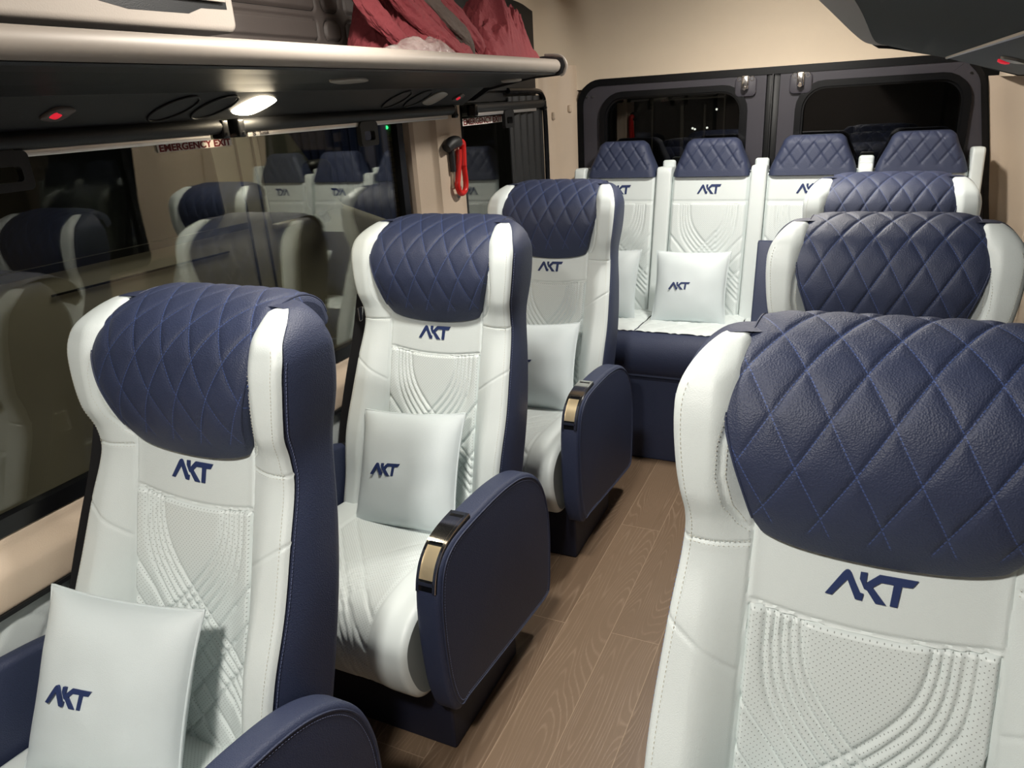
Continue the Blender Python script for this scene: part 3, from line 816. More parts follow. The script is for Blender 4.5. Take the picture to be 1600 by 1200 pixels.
# pillar, corner and header
mb = MB()
pil_prof = [(-1.47, 2.245), (-1.435, 2.25), (-1.425, 2.262), (-1.423, 2.36), (-1.418, 2.368), (-1.402, 2.378), (-1.398, 2.40), (-1.398, 2.52), (-1.402, 2.535), (-1.420, 2.545), (-1.424, 2.60), (-1.432, 2.612), (-1.47, 2.615)]
def sweep_z(mb, prof, z0, z1, lean=.0):
    n = len(prof); vs = [(x, y, z0) for x, y in prof]+[(x+lean, y, z1) for x, y in prof]
    mb.add(vs, [(i, i+1, n+i+1, n+i) for i in range(n-1)])
sweep_z(mb, pil_prof, .76, 1.60); mb.build('pillar_trim', M['beige'], wl, angle=35)
mb = MB(); cor = [(-1.47, 3.40), (-1.45, 3.425), (-1.425, 3.435), (-1.405, 3.45), (-1.385, 3.50), (-1.36, 3.535), (-1.33, 3.55), (-1.312, 3.58), (-1.305, 3.66)]
sweep_z(mb, cor, 0, 1.535); sweep_z(mb, [(x-.004, y+.004) for x, y in cor], 1.535, 1.70); mb.build('corner_trim', M['beige'], wl, angle=50)
# upper wall with embossed grey panels
def sdf_rr(px, py, cx, cy, hx, hy, r):
    qx, qy = abs(px-cx)-hx+r, abs(py-cy)-hy+r; return math.hypot(max(qx, 0), max(qy, 0))+min(max(qx, qy), 0)-r
shapes = []
for zc in (1.770, 1.845, 1.920, 1.995):
    for (a, b) in ((.55, 1.10), (1.27, 1.82), (1.955, 2.44)): shapes.append(((a+b)/2, zc, (b-a)/2, .027, .014))
    for yc in (1.185, 1.89): shapes.append((yc, zc, .036, .027, .02))
mb = MB()
def emb(u, v):
    y = lerp(.3, 2.56, u); z = lerp(1.60, 2.07, v); d = min(abs(sdf_rr(y, z, *s)) for s in shapes); ins = min(sdf_rr(y, z, *s) for s in shapes)
    return (-1.425-.006*math.exp(-(d/.0042)**2)+.003*S(-ins/.006), y, z)
mb.grid(emb, 620, 130); struct(mb.build('wall_upper_left', M['graypanel'], angle=70))
mb = MB(); mb.box(-1.46, -1.43, YF, 3.36, 1.56, 2.10); mb.box(-1.43, -1.41, 2.56, 3.10, 1.60, 2.10); struct(mb.build('trim_2', M['black']))
# windows on the left
def side_window(nm, y0, y1, z0, z1, x=-1.452, sgn=1, fr=.035, gm='glass', rad=.05):
    outer = rrect(y0-fr, y1+fr, z0-fr, z1+fr, .05); inner = rrect(y0, y1, z0, z1, rad)
    mb = MB(); frame_mesh(mb, outer, inner, x-.006*sgn, x+.018*sgn, 'yz'); o = struct(mb.build(nm, M['blackgloss'], angle=35))
    mb = MB(); mb.prism(rrect(y0-.004, y1+.004, z0-.004, z1+.004, rad), x-.004*sgn, x, 'yz'); mb.build('pane', M[gm], o, smooth=False, label='tinted glass pane')
    return o
side_window('window_1', -.75, 2.175, .862, 1.56)
side_window('window_2', 2.635, 3.29, .862, 1.56)
# ribs of the black gasket/curtain at the rear end of the second window
mb = MB()
def curt(u, v):
    y = lerp(3.03, 3.40, u); return (-1.418+.010*math.sin(u*2*PI*5.0), y, lerp(.86, 1.575, v))
mb.grid(curt, 90, 2); mb.grid(lambda u, v: (curt(u, v)[0]-.004, curt(u, v)[1], curt(u, v)[2]), 90, 2, flip=True)
tag(mb.build('pleated_curtain', M['black']), 'narrow black pleated curtain at the rear end of the small side window', 'curtain')
mb = MB(); mb.tube(catmull([(-1.405, 3.395, .80), (-1.405, 3.405, 1.2), (-1.405, 3.40, 1.50), (-1.405, 3.37, 1.575), (-1.405, 3.28, 1.595), (-1.405, 3.0, 1.598)], 6), .012, 8); struct(mb.build('trim_3', M['blackgloss']))

# ------------------------------------------------------------------ luggage shelf on the left
def shelf_left():
    root = empty('luggage_shelf', (0, 0, 0)); YE = 2.68
    # silver front rail (D section), capped
    rp = [(-1.052+.024*math.cos(a)*(1 if math.cos(a) > 0 else .6), 1.664+.0225*math.sin(a)) for a in [2*PI*i/24 for i in range(24)]]
    mb = MB(); mb.prism([(x, z) for x, z in rp], YF+.4, YE-.03, 'xz'); mb.build('front_rail', M['silver'], root, angle=30, label='brushed silver rail')
    mb = MB(); up_ = [(-1.10,1.668),(-1.052,1.640),(-1.06,1.636),(-1.14,1.634),(-1.25,1.622),(-1.322,1.6085),(-1.40,1.6085),(-1.425,1.66)]
    n = len(up_); vs = [(x, YF+.4, z) for x, z in up_]+[(x-(0 if x < -1.3 else 0), YE+(.02 if x > -1.2 else 0), z) for x, z in up_]
    mb.add(vs, [(i, (i+1) % n, n+(i+1) % n, n+i) for i in range(n)]+[tuple(range(n)), tuple(reversed(range(n, 2*n)))])
    mb.build('tray', M['shelfblack'], root, smooth=False, label='black underside and tray')
    # lower console with lamps
    mb = MB(); lp = [(-1.322,1.6085),(-1.392,1.553),(-1.43,1.553),(-1.43,1.6085)]
    n = 4; vs = [(x, YF+.4, z) for x, z in lp]+[(x, 2.62-(0 if x > -1.35 else .05), z) for x, z in lp]
    mb.add(vs, [(i, (i+1) % n, n+(i+1) % n, n+i) for i in range(n)]+[(0, 1, 2, 3), (7, 6, 5, 4)])
    con = mb.build('console', M['black'], root, smooth=False)
    mb = MB(); mb.tube([(-1.320, y, 1.610) for y in (YF+.4, .80)], .0015, 6); mb.build('seam_strip', M['alu'], root); mb = MB(); mb.tube([(-1.320, y, 1.610) for y in (.90, 2.64)], .0012, 6); mb.build('seam_strip', M['alu'], root)
    # end cap
    mb = MB(); cap = [(-1.028,1.690),(-1.022,1.668),(-1.030,1.640),(-1.045,1.632),(-1.15,1.628),(-1.33,1.600),(-1.40,1.566),(-1.425,1.566),(-1.425,1.70),(-1.30,1.695),(-1.10,1.700)]
    mb.prism(cap, YE-.006, YE+.008, 'xz'); ec = mb.build('end_cap', M['shelfblack'], root, smooth=False)
    mb = MB(); mb.tube(catmull([(-1.10, YE+.002, 1.703), (-1.05, YE+.002, 1.699), (-1.028, YE+.002, 1.688), (-1.018, YE+.002, 1.664), (-1.028, YE+.002, 1.640), (-1.042, YE+.002, 1.634)], 6), .0055, 8); mb.build('end_trim', M['silver'], root, label='shiny silver end trim')
    # oval lenses under the shelf
    def oval(nm, x, y, z, lx, ly, nrm, mat, tilt=0, bez=True):
        nrm = Vector(nrm).normalized(); ya = Vector((0, 1, 0)); xa = ya.cross(nrm).normalized(); q0 = Vector((x, y, z)); mb = MB()
        def P(a, k, h):
            c_, s_ = math.cos(a), math.sin(a); u_ = (c_*abs(c_)**.1)*ly*k; v_ = s_*lx*k*(1-.45*abs(c_)**2.0)
            return q0+ya*(u_*math.cos(tilt)+v_*math.sin(tilt))+xa*(v_*math.cos(tilt)-u_*math.sin(tilt))+nrm*h
        N_ = 32; R_ = [(1, -.001), (1, .004), (.85, .006), (.5, .0075), (.05, .008)]
        mb.add([P(2*PI*i/N_, k, h) for k, h in R_ for i in range(N_)], [(j*N_+i, j*N_+(i+1) % N_, (j+1)*N_+(i+1) % N_, (j+1)*N_+i) for j in range(len(R_)-1) for i in range(N_)]+[tuple((len(R_)-1)*N_+i for i in range(N_))])
        return mb.build(nm, mat, None, angle=60)
    nu_ = (.12, 0, -1); nc = (.62, 0, -.79)
    for y in (.66, 1.63, 2.60):
        o = oval('lamp_lens', -1.20, y, 1.6275, .030, .078, nu_, M['lens']); o.parent = root
    for y in (.0, 1.45, 2.31):
        o = oval('reading_lamp', -1.357, y, 1.581, .030, .066, nc, M['lampon'] if y == 1.45 else M['lens'], .26); o.parent = root; o['label'] = 'lit reading lamp' if y == 1.45 else 'unlit frosted lamp'
    for y in (.94, 2.47):
        o = oval('signal_lens', -1.3575, y+.006, 1.5805, .018, .033, nc, M['graypanel'], .3); o.parent = root
        o = oval('signal_light', -1.357, y, 1.580, .0115, .017, nc, M['redlit'], .3); o.parent = root; o['label'] = 'glowing red light'
    for y in (1.21, 1.325, 2.075, 2.20):
        mb = MB(); c0 = Vector((-1.356, y, 1.580)); nn = Vector(nc).normalized(); ya = Vector((0, 1, 0)); xa = ya.cross(nn)
        ring = [c0+ya*(.044*math.cos(a)-.034*math.sin(a))+xa*.036*math.sin(a)+nn*.001 for a in [2*PI*i/28 for i in range(29)]]
        mb.tube(ring, .0022, 6, False)
        vs = [p-nn*.0015+(c0-p)*.05 for p in ring[:-1]]+[c0-nn*.0]; mb.add(vs, [(i, (i+1) % 28, 28) for i in range(28)])
        mb.build('air_vent', M['shelfblack'], root)
    return tag(root, 'long overhead luggage shelf on the left with silver front rail and lamps beneath', 'luggage shelf')
shelf_left()
al = area('reading_lamp_light', (-1.345, 1.45, 1.570), (0, math.radians(38), 0), .03, .08, .9, (1, .85, .6))
# roller blinds
def blind(lab, y0, y1, yb0, yb1, hooks, word=False):
    root = empty('roller_blind', (-1.40, (y0+y1)/2, 1.54)); Oy = (y0+y1)/2
    mb = MB(); mb.tube([(0, y0-Oy, -.002), (0, y1-Oy, -.002)], .0175, 20); mb.build('roller_tube', M['black'], root, angle=50)
    mb = MB(); mb.box(-.006, .004, yb0-Oy, yb1-Oy, -.031, -.018, .002); mb.box(.004, .0055, yb0-Oy+.004, yb1-Oy-.004, -.0255, -.024)
    bar = mb.build('bottom_bar', M['alu'], root, angle=30, label='aluminium pull bar')
    for y in (y0, y1):
        mb = MB(); mb.box(-.02, .018, y-Oy-.011, y-Oy+.011, -.030, .012, .004); mb.tube([(.021, y-Oy, -.02), (.023, y-Oy, -.02)], .004, 10); mb.build('end_bracket', M['blackgloss'], root)
    for y in hooks:
        mb = MB(); P0 = rrect(y-Oy-.045, y-Oy+.045, -.088, -.018, .012); P1 = rrect(y-Oy-.027, y-Oy+.027, -.072, -.045, .008)
        frame_mesh(mb, P0, P1, -.004, .012, 'yz'); mb.box(-.002, .010, y-Oy-.024, y-Oy+.024, -.024, .006, .003); mb.build('latch', M['black'], root, angle=35, label='black hook latch')
    return tag(root, lab, 'blind', 'roller blinds above the side windows')
b1 = blind('rolled-up black blind with aluminium bar at the front of the large side window', -.55, 1.372, -.5, 1.335, (.845,))
b2 = blind('rolled-up black blind with aluminium bar carrying a small maker mark, left of the red hammer', 1.425, 2.50, 1.455, 2.46, (1.955,))
b3 = blind('short rolled-up black blind over the small window behind the red hammer', 2.66, 3.36, 2.70, 3.28, (2.97,))
def text_mesh(s, size, mat, name, parent, loc, rot, sx=1, bold=0):
    cu = bpy.data.curves.new(name, 'FONT'); cu.body = s; cu.size = size; cu.extrude = .0003; cu.offset = bold; cu.align_x = 'CENTER'; cu.align_y = 'CENTER'; cu.resolution_u = 3
    t = bpy.data.objects.new(name+'_tmp', cu); COL.objects.link(t); bpy.context.view_layer.update()
    me = bpy.data.meshes.new_from_object(t.evaluated_get(bpy.context.evaluated_depsgraph_get())); bpy.data.objects.remove(t); me.materials.clear(); me.materials.append(mat)
    o = bpy.data.objects.new(name, me); COL.objects.link(o); o.parent = parent; o.location = loc; o.rotation_euler = rot; o.scale = (sx, 1, 1); return o
RX = (PI/2, 0, PI/2)      # text facing +x, reading towards +y
t = text_mesh('Suntek', .011, M['ink'], 'maker_mark', b2, (.0058, 1.51-1.9625, -.0245), RX, 1.1, .0002)
t = text_mesh('S', .014, M['ink'], 'maker_mark', b2, (.0058, 1.475-1.9625, -.0245), RX, 1.5, .0008)
# emergency exit stickers on the glass
def exit_sticker(y, z, wdt, hh, lab):
    mb = MB(); mb.box(-.0008, 0, -wdt/2, wdt/2, -hh, hh); o = mb.build('exit_sticker', M['sticker'], None, smooth=False); o.location = (-1.4502, y, z)
    text_mesh('EMERGENCY EXIT', hh*2.45, M['stickred'], 'lettering', o, (.0004, 0, -.0003), RX, wdt/(hh*2.45*8.1)*.97, .0007)
    tag(o, lab, 'sticker', 'emergency exit stickers'); return o
exit_sticker(1.3375, 1.4995, .225, .0088, 'white and red EMERGENCY EXIT sticker on the large side window')
exit_sticker(2.845, 1.489, .36, .0135, 'white and red EMERGENCY EXIT sticker on the small side window behind the hammer')
# emergency hammer
def hammer():
    root = empty('emergency_hammer', (-1.392, 2.475, 1.34))
    mb = MB(); mb.tube(catmull([(.012, -.075, .070), (.016, -.045, .085), (.018, -.01, .088), (.018, .008, .084)], 6), lambda t: .017+.006*math.sin(t*PI), 14)
    mb.tube([(.006, -.030, .075), (.006, -.028, -.015)], .011, 10); mb.build('head', M['black'], root, label='black hammer head and holder')
    mb = MB(); mb.tube(catmull([(.018, .006, .084), (.018, .032, .082), (.016, .038, .060), (.016, .034, .0)], 6), .0135, 12)
    loop = catmull([(.016, .010, .060), (.016, .004, .02), (.016, -.012, -.03), (.016, -.022, -.065), (.016, -.010, -.092), (.016, .012, -.098), (.016, .034, -.088), (.016, .043, -.062), (.016, .040, -.02), (.016, .036, .03), (.016, .036, .06)], 8)
    mb.tube(loop, .0105, 10); mb.build('handle', M['red'], root, label='red looped handle')
    mb = MB(); mb.tube([(.008, -.022, -.015), (.008, -.024, -.055)], .003, 6); mb.build('clip', M['steel'], root); mb = MB(); mb.tube([(.004, .0, -.095), (.004, .003, -.113)], .006, 8); mb.build('clip', M['steel'], root)
    mb = MB(); mb.box(-.008, .004, -.03, .03, -.075, .10, .003); mb.build('bracket', M['beige'], root)
    return tag(root, 'red handled emergency hammer with black head on the beige pillar', 'hammer')
hammer()
# air conditioner housing
def aircon():
    root = empty('air_conditioner', (-1.30, .4, 1.75)); mb = MB()
    P = rrect(-.9, .93, -.028, .32, .02); Po = [(y, z) for y, z in P]
    sec = [(-.13, 0), (0.03, 0)]
    mb.prism(Po, -.12, .05, 'yz', .012); body = mb.build('housing', M['acwhite'], root, angle=40)
    mb = MB(); q = [(.18, .075), (.64, .02), (.66, .004), (.70, -.004), (.80, -.004), (.825, .010), (.905, .012), (.905, .10), (.18, .10)]
    q = [(.20, .052), (.40, .020), (.56, .016), (.66, .0), (.80, .002), (.835, .014), (.905, .016), (.905, .12), (.20, .12)]
    mb.prism(q, .046, .0505, 'yz'); mb.build('outlet_recess', M['black'], root, smooth=False)
    mb = MB()
    for k, z in enumerate((.028, .048, .068)):
        mb = MB(); mb.box(.052, .060, .58+.02*k, .895, z, z+.007, .001); mb.build('louvre', M['acwhite'], root, angle=30)
    return tag(root, 'pale grey overhead air conditioner housing above the shelf at top left', 'air conditioner')
aircon()
# red cloths and plastic film on the shelf
def heap(name, mat, x0, x1, y0, y1, zb, hf, seed, nx=110, ny=230, amp=.03):
    mb = MB()
    def f(u, v):
        x = lerp(x0, x1, u); y = lerp(y0, y1, v); e = (max(0, 1-abs(u*2-1)**3)*max(0, 1-abs(v*2-1)**3))**.5
        n1 = noise.noise(Vector((x*9+seed, y*7, seed))); n2 = abs(noise.noise(Vector((x*16, y*13+seed, seed*2))))
        h = hf(u, v)*e*(1+.5*n1)+(amp*(.5-n2)*2)*e
        sx = .02*noise.noise(Vector((x*12, y*12, 7+seed)))*e; sy = .025*noise.noise(Vector((x*12, y*12, 17+seed)))*e
        w1 = noise.noise(Vector((x*14, y*14, seed+9))); n3 = abs(noise.noise(Vector((x*34+w1*2, y*30+w1*2, seed*3)))); n4 = abs(noise.noise(Vector((x*70, y*64+w1*3, seed*5)))); h += (.030*(.4-n3)*2+.012*(.4-n4)*2)*e if amp > .025 else 0
        return (x+sx, y+sy, zb+max(0, h))
    mb.grid(f, nx, ny); mb.add([f(u, v) for u, v in ((0, 0), (1, 0), (1, 1), (0, 1))], [(0, 3, 2, 1)])
    return mb.build(name, mat, angle=80)
ZS = 1.640
c1 = heap('crumpled_cloth', M['cloth'], -1.30, -1.075, 2.10, 2.66, ZS, lambda u, v: .145*math.exp(-((v-.62)/.30)**2)+.055, 3.1, amp=.03)
tag(c1, 'crumpled dark red cloth heaped at the rear end of the left shelf', 'cloth', 'red cloths on the shelf')
c2 = heap('crumpled_cloth', M['cloth'], -1.36, -1.085, 1.78, 2.20, ZS, lambda u, v: .07+.26*max(0, 1-u*1.3)*math.exp(-((v-.45)/.3)**2), 8.3, amp=.03)
tag(c2, 'dark red cloth rising against the wall beside the clear plastic film', 'cloth', 'red cloths on the shelf')
def fold(P, r0, r1, sd):      # crumpled rope-like fold of cloth
    mb = MB(); P = catmull(P, 16); n = len(P)-1; K = 26
    def f(u, v):
        i = min(n-1, int(v*n)); p = Vector(P[i]).lerp(Vector(P[i+1]), v*n-i); t = (Vector(P[i+1])-Vector(P[i])).normalized()
        a = Vector((1, 0, 0))-t*t.x; a.normalize(); b = t.cross(a); th = 2*PI*u
        r = (r0+(r1-r0)*math.sin(PI*min(1, v*1.05)))*(1+.45*noise.noise(Vector((math.cos(th)*1.6, math.sin(th)*1.6+sd, v*5)))+.25*abs(noise.noise(Vector((math.cos(th)*4, math.sin(th)*4+sd, v*14)))))
        return p+a*(r*.7*math.cos(th))+b*(r*math.sin(th))
    mb.grid(f, K*2, 70, closed_u=True, cap=True); return mb
fold([(-1.24, 1.93, 1.95), (-1.19, 1.97, 1.87), (-1.15, 2.04, 1.79), (-1.12, 2.12, 1.73), (-1.11, 2.14, 1.68)], .010, .030, 2.).build('cloth_lining', M['lining'], c2, label='grey brown lining fold')
for k, (P, r1) in enumerate((([(-1.25, 1.80, 1.95), (-1.20, 1.85, 1.86), (-1.16, 1.93, 1.78), (-1.12, 2.04, 1.71), (-1.11, 2.10, 1.675)], .026), ([(-1.26, 1.88, 1.96), (-1.20, 1.92, 1.87), (-1.16, 1.99, 1.79), (-1.13, 2.08, 1.72)], .020), ([(-1.26, 2.05, 1.96), (-1.19, 2.08, 1.86), (-1.14, 2.15, 1.78), (-1.12, 2.21, 1.71), (-1.12, 2.22, 1.67)], .024), ([(-1.28, 1.74, 1.93), (-1.24, 1.77, 1.84), (-1.19, 1.82, 1.75), (-1.15, 1.90, 1.68)], .028))):
    fold(P, .012, r1, 5.+k*3).build('cloth_fold', M['cloth'], c2)
fl = heap('plastic_film', M['bag'], -1.15, -1.068, 1.63, 1.99, 1.672, lambda u, v: .018+.030*v, 5.7, 24, 60, .02)
tag(fl, 'crinkled clear plastic film lying on the shelf rail before the red cloth', 'plastic bag')

# ------------------------------------------------------------------ rear wall and doors
mb = MB()
def rear(u, v):    # headliner: rear wall curving into side wall on the left and to the ceiling
    a = u
    # plan path from left wall to right wall
    P = REARP; q = a*(len(P)-1); i = min(len(P)-2, int(q)); x, y = lerp(P[i][0], P[i+1][0], q-i), lerp(P[i][1], P[i+1][1], q-i)
    z = lerp(1.588, 2.10, v); t = max(0, (z-1.62)/.48); k = .05+.34*t**2.2
    fade = S((x+1.47)/.25)*1.0
    yy = y-k*fade*1.0+.05*fade; xx = x+.05*t*t*(1-S((x+1.46)/.3))
    z2 = z+(.012*math.sin(PI*S((x+1.2)/1.5)) if v < .3 else 0)*(1-v/.3)
    return (xx, yy, z2)
REARP = [(p[0], p[1]) for p in resample([(a, b, 0) for a, b in catmull([(-1.455, 3.05), (-1.452, 3.30), (-1.44, 3.46), (-1.38, 3.565), (-1.25, 3.61), (-.9, 3.625), (-.4, 3.63), (.1, 3.62), (.36, 3.60), (.49, 3.53), (.555, 3.40), (.565, 3.1)], 8)], .02)]
mb.grid(rear, 120, 30); struct(mb.build('wall_rear', M['headliner'], angle=80))
mb = MB(); mb.box(-1.60, .75, 3.70, 3.74, 1.60, 2.2); struct(mb.build('trim_4', M['headliner']))
# parting line of the side lining and clip
mb = MB(); mb.tube([(-1.437, 3.42, 1.537), (-1.40, 3.50, 1.537), (-1.35, 3.56, 1.537), (-1.31, 3.60, 1.537)], .0022, 6); struct(mb.build('trim_5', M['acwhite']))
mb = MB()
for y, x, z, lb in ((3.47, -1.393, 1.485, 'small beige hook on the corner trim, nearer the curtain'), (3.545, -1.338, 1.512, 'small beige hook on the corner trim, nearer the rear door')):
    mb = MB(); mb.box(x-.004, x+.012, y-.006, y+.006, z-.022, z+.012, .004); tag(mb.build('coat_hook', M['beige']), lb, 'hook', 'hooks on the rear left corner')
def rear_door(nm, x0, x1, wx0, wx1, wz1, rt):
    Y = 3.61; root = empty(nm, ((x0+x1)/2, Y, 0)); struct(root); cx = (x0+x1)/2
    z1 = 1.615; wz0 = .98
    outer = rrect(x0-cx, x1-cx, .05, z1, (.02, .02 if rt < 0 else .09, .09 if rt < 0 else .02, .02)); inner = rrect(wx0-cx, wx1-cx, wz0, wz1, .11)
    mb = MB(); frame_mesh(mb, outer, inner, -.02, .04, 'xz'); mb.build('door_panel', M['doorgray'], root, angle=30)
    g0 = rrect(wx0-cx-.004, wx1-cx+.004, wz0-.004, wz1+.004, .112); g1 = rrect(wx0-cx+.022, wx1-cx-.022, wz0+.022, wz1-.022, .09); g2 = rrect(wx0-cx+.030, wx1-cx-.030, wz0+.03, wz1-.03, .085)
    mb = MB(); frame_mesh(mb, g0, g1, -.034, .0, 'xz'); frame_mesh(mb, g1, g2, -.022, .0, 'xz'); mb.build('gasket', M['blackgloss'], root, angle=30)
    mb = MB(); mb.prism(rrect(wx0-cx+.02, wx1-cx-.02, wz0+.02, wz1-.02, .09), .012, .016, 'xz'); mb.build('pane', M['glassdark'], root, smooth=False, label='dark privacy glass')
    # raised corner plate and striker
    sx = -rt; px = (x1-cx-.085) if rt < 0 else (x0-cx+.085)
    mb = MB(); mb.prism(rrect(px-.045, px+.045, 1.515, 1.598, .02), -.036, -.018, 'xz', .004); mb.build('latch_plate', M['doorgray'], root, angle=40)
    mb = MB(); mb.box(px-.014, px+.014, -.062, -.03, 1.545, 1.60, .004)
    for s_ in (-1, 1): mb.tube([(px+s_*.026+.009*math.cos(a), -.036, 1.588+.009*math.sin(a)) for a in [2*PI*i/16 for i in range(17)]], .0025, 6, False)
    mb.tube([(px, -.068, 1.548), (px, -.060, 1.552)], .008, 10); mb.build('door_latch', M['chrome'], root, label='small chrome latch')
    mb = MB(); hx_ = (x0-cx+.045) if rt < 0 else (x1-cx-.05)
    for dx in (-.014, .014): mb = MB(); mb.tube([(hx_+dx, -.026, 1.555), (hx_+dx, -.019, 1.555)], .0045, 10); mb.build('bolt', M['chrome'], root)
    return root
rear_door('door_1', -1.288, -.435, -1.192, -.512, 1.565, -1)
dr2 = rear_door('door_2', -.378, .426, -.305, .345, 1.560, 1)
mb = MB(); mb.box(-.436, -.377, 3.60, 3.66, .05, 1.61, .004); mb.box(-.412, -.404, 3.575, 3.605, .05, 1.60, .002)
# black seal around the door opening
o_ = rrect(-1.312, .440, 0, 1.63, (.03, .12, .12, .03), 8); i_ = rrect(-1.280, .420, .05, 1.600, (.02, .09, .09, .02), 8)
frame_mesh(mb, o_, i_, 3.585, 3.65, 'xz'); struct(mb.build('trim_6', M['blackgloss'], angle=35))
mb = MB(); mb.box(-1.5, .62, 3.66, 3.70, -.03, .06); struct(mb.build('trim_7', M['doorgray']))
def lean(o, ox=0):     # the body side leans inwards towards the roof
    for v in o.data.vertices:
        x = v.co.x+ox
        if x > .33: v.co.x += S((x-.33)/.06)*.165*(1.22-v.co.z)
for ch in dr2.children: 
    if ch.name.split('.')[0] in ('door_panel', 'bolt'): lean(ch, dr2.location.x)
lean(bpy.data.objects['trim_6'])
# ------------------------------------------------------------------ right wall, front, ceiling
mb = MB()
extrude_profile(mb, [(.575, 0), (.575, .80), (.565, .86)], YF, 3.3)
extrude_profile(mb, [(.560, 1.54), (.545, 1.62), (.55, 2.10)], YF, 3.3)
rc = [(.57, 2.75), (.565, 3.15), (.560, 3.20), (.550, 3.215), (.545, 3.26), (.525, 3.42), (.500, 3.54), (.475, 3.585), (.448, 3.60)]
n = len(rc); vs = []
for z in (0, .9, 1.25, 1.54): k = max(-.058, min(.04, .165*(1.22-z))); vs += [(x+k, y, z) for x, y in rc]
mb.add(vs, [(j*n+i, j*n+i+1, (j+1)*n+i+1, (j+1)*n+i) for j in range(3) for i in range(n-1)])
wr = struct(mb.build('wall_right', M['beige'], angle=50))
mb = MB(); mb.tube([(.548, 3.20, .3), (.546, 3.20, 1.25), (.500, 3.20, 1.535)], .006, 8); mb.build('seam_bead', M['beige'], wr)
mb = MB(); mb.box(.43, .56, 3.10, 3.60, 1.536, 1.60); mb.build('upper_corner', M['headliner'], wr, smooth=False)
side_window('window_3', -.75, 2.70, .88, 1.52, .575, -1)
mb = MB(); mb.box(-1.6, .75, YF, 3.75, 2.10, 2.14); struct(mb.build('ceiling', M['headliner']))
mb = MB(); mb.box(-1.6, .75, YF-.04, YF, -.03, 2.14); struct(mb.build('wall_front', M['graypanel']))
for i, (lx, ly, lp) in enumerate(LAMPS):
    root = empty('ceiling_lamp', (lx, ly, 2.10)); mb = MB(); N_ = 32
    mb.tube([(0, 0, 0), (0, 0, -.02)], .10, N_); mb.build('ring', M['acwhite'], root, angle=30)
    mb = MB(); mb.tube([(0, 0, -.018), (0, 0, -.024)], .085, N_); mb.build('diffuser', M['ledpanel'], root, angle=30)
    tag(root, ('round ceiling lamp above the front of the aisle', 'round ceiling lamp above the middle of the aisle', 'round ceiling lamp near the rear bench')[i], 'lamp', 'ceiling lamps')
# right luggage shelf
def shelf_right():
    root = empty('luggage_shelf'); mb = MB(); YE = 2.70
    # plan outline of the inner edge, from front to rear tip then towards the wall
    edge = catmull([(-.115, YF+.3), (-.100, .4), (-.080, 1.25), (-.062, 2.0), (-.045, 2.45), (-.018, YE)], 8)
    n = len(edge); vs = []
    for x, y in edge:
        d = .048-.012*S((y-1.2)/1.4)
        vs += [(x, y, 1.69), (x-.004, y, 1.668), (x+.006, y, 1.649), (x+d, y, 1.645), (x+d, y, 1.66), (x+.02, y, 1.70)]
    mb.add(vs, [(j*6+i, j*6+(i+1) % 6, (j+1)*6+(i+1) % 6, (j+1)*6+i) for j in range(n-1) for i in range(6)]+[tuple(range(6)), tuple((n-1)*6+i for i in reversed(range(6)))])
    mb.build('front_rail', M['silver'], root, angle=30, label='dull silver rail')
    mb = MB(); vs = []
    for x, y in edge:
        d = .048-.012*S((y-1.2)/1.4); yy = y-.06*0
        vs += [(x+d, y, 1.6455), (.10, y-.01, 1.620), (.175, min(y, YE-.02), 1.600), (.56, min(y, YE-.06), 1.600), (.56, min(y, YE-.10), 1.70), (x+.02, y, 1.70)]
    mb.add(vs, [(j*6+i, j*6+(i+1) % 6, (j+1)*6+(i+1) % 6, (j+1)*6+i) for j in range(n-1) for i in range(6)]+[tuple(range(6)), tuple((n-1)*6+i for i in reversed(range(6)))])
    mb.build('tray', M['carpet'], root, smooth=False, label='dark grey carpeted underside')
    mb = MB(); P = [(-.024,1.690),(-.024,1.652),(-.005,1.640),(.03,1.636),(.175,1.602),(.217,1.591),(.302,1.560),(.369,1.538),(.54,1.52),(.56,1.53),(.56,1.70),(.0,1.70)]
    mb.prism(P, YE-.004, YE+.012, 'xz'); mb.build('end_cap', M['black'], root, smooth=False)
    mb = MB(); lp = [(.175,1.600),(.370,1.540),(.56,1.540),(.56,1.600)]; vs = [(x, YF+.3, z) for x, z in lp]+[(x, YE-.01, z) for x, z in lp]
    mb.add(vs, [(i, (i+1) % 4, 4+(i+1) % 4, 4+i) for i in range(4)]+[(0, 1, 2, 3), (7, 6, 5, 4)]); mb.build('console', M['black'], root, smooth=False)
    mb = MB(); mb.tube([(.175, YF+.3, 1.598), (.175, 2.6, 1.598)], .004, 6); mb.build('seam_strip', M['alu'], root)
    nn = Vector((-.294, 0, -.956)).normalized(); ya = Vector((0, 1, 0)); xa = ya.cross(nn)
    for nm, y, lx, ly, mt in (('signal_light', 2.10, .013, .026, 'redlit'), ('reading_lamp', 1.97, .024, .045, 'lens')):
        c0 = Vector((.256, y, 1.5745)); mb = MB(); N_ = 24
        mb.add([c0+ya*math.cos(a)*ly*k+xa*math.sin(a)*lx*k+nn*h for k, h in ((1, 0), (.95, .005), (.5, .007)) for a in [2*PI*i/N_ for i in range(N_)]], [(j*N_+i, j*N_+(i+1) % N_, (j+1)*N_+(i+1) % N_, (j+1)*N_+i) for j in range(2) for i in range(N_)]+[tuple(2*N_+i for i in range(N_))])
        mb.build(nm, M[mt], root, label='glowing red light' if mt == 'redlit' else None)
    return tag(root, 'dark carpeted underside of the overhead luggage shelf at top right', 'luggage shelf')
shelf_right()
mb = MB(); mb.tube([(.50, 2.2, 1.53), (.50, 3.08, 1.53)], .018, 16); o = mb.build('roller_blind', M['black'], None); tag(o, 'rolled-up dark blind under the right shelf at the frame edge', 'blind')

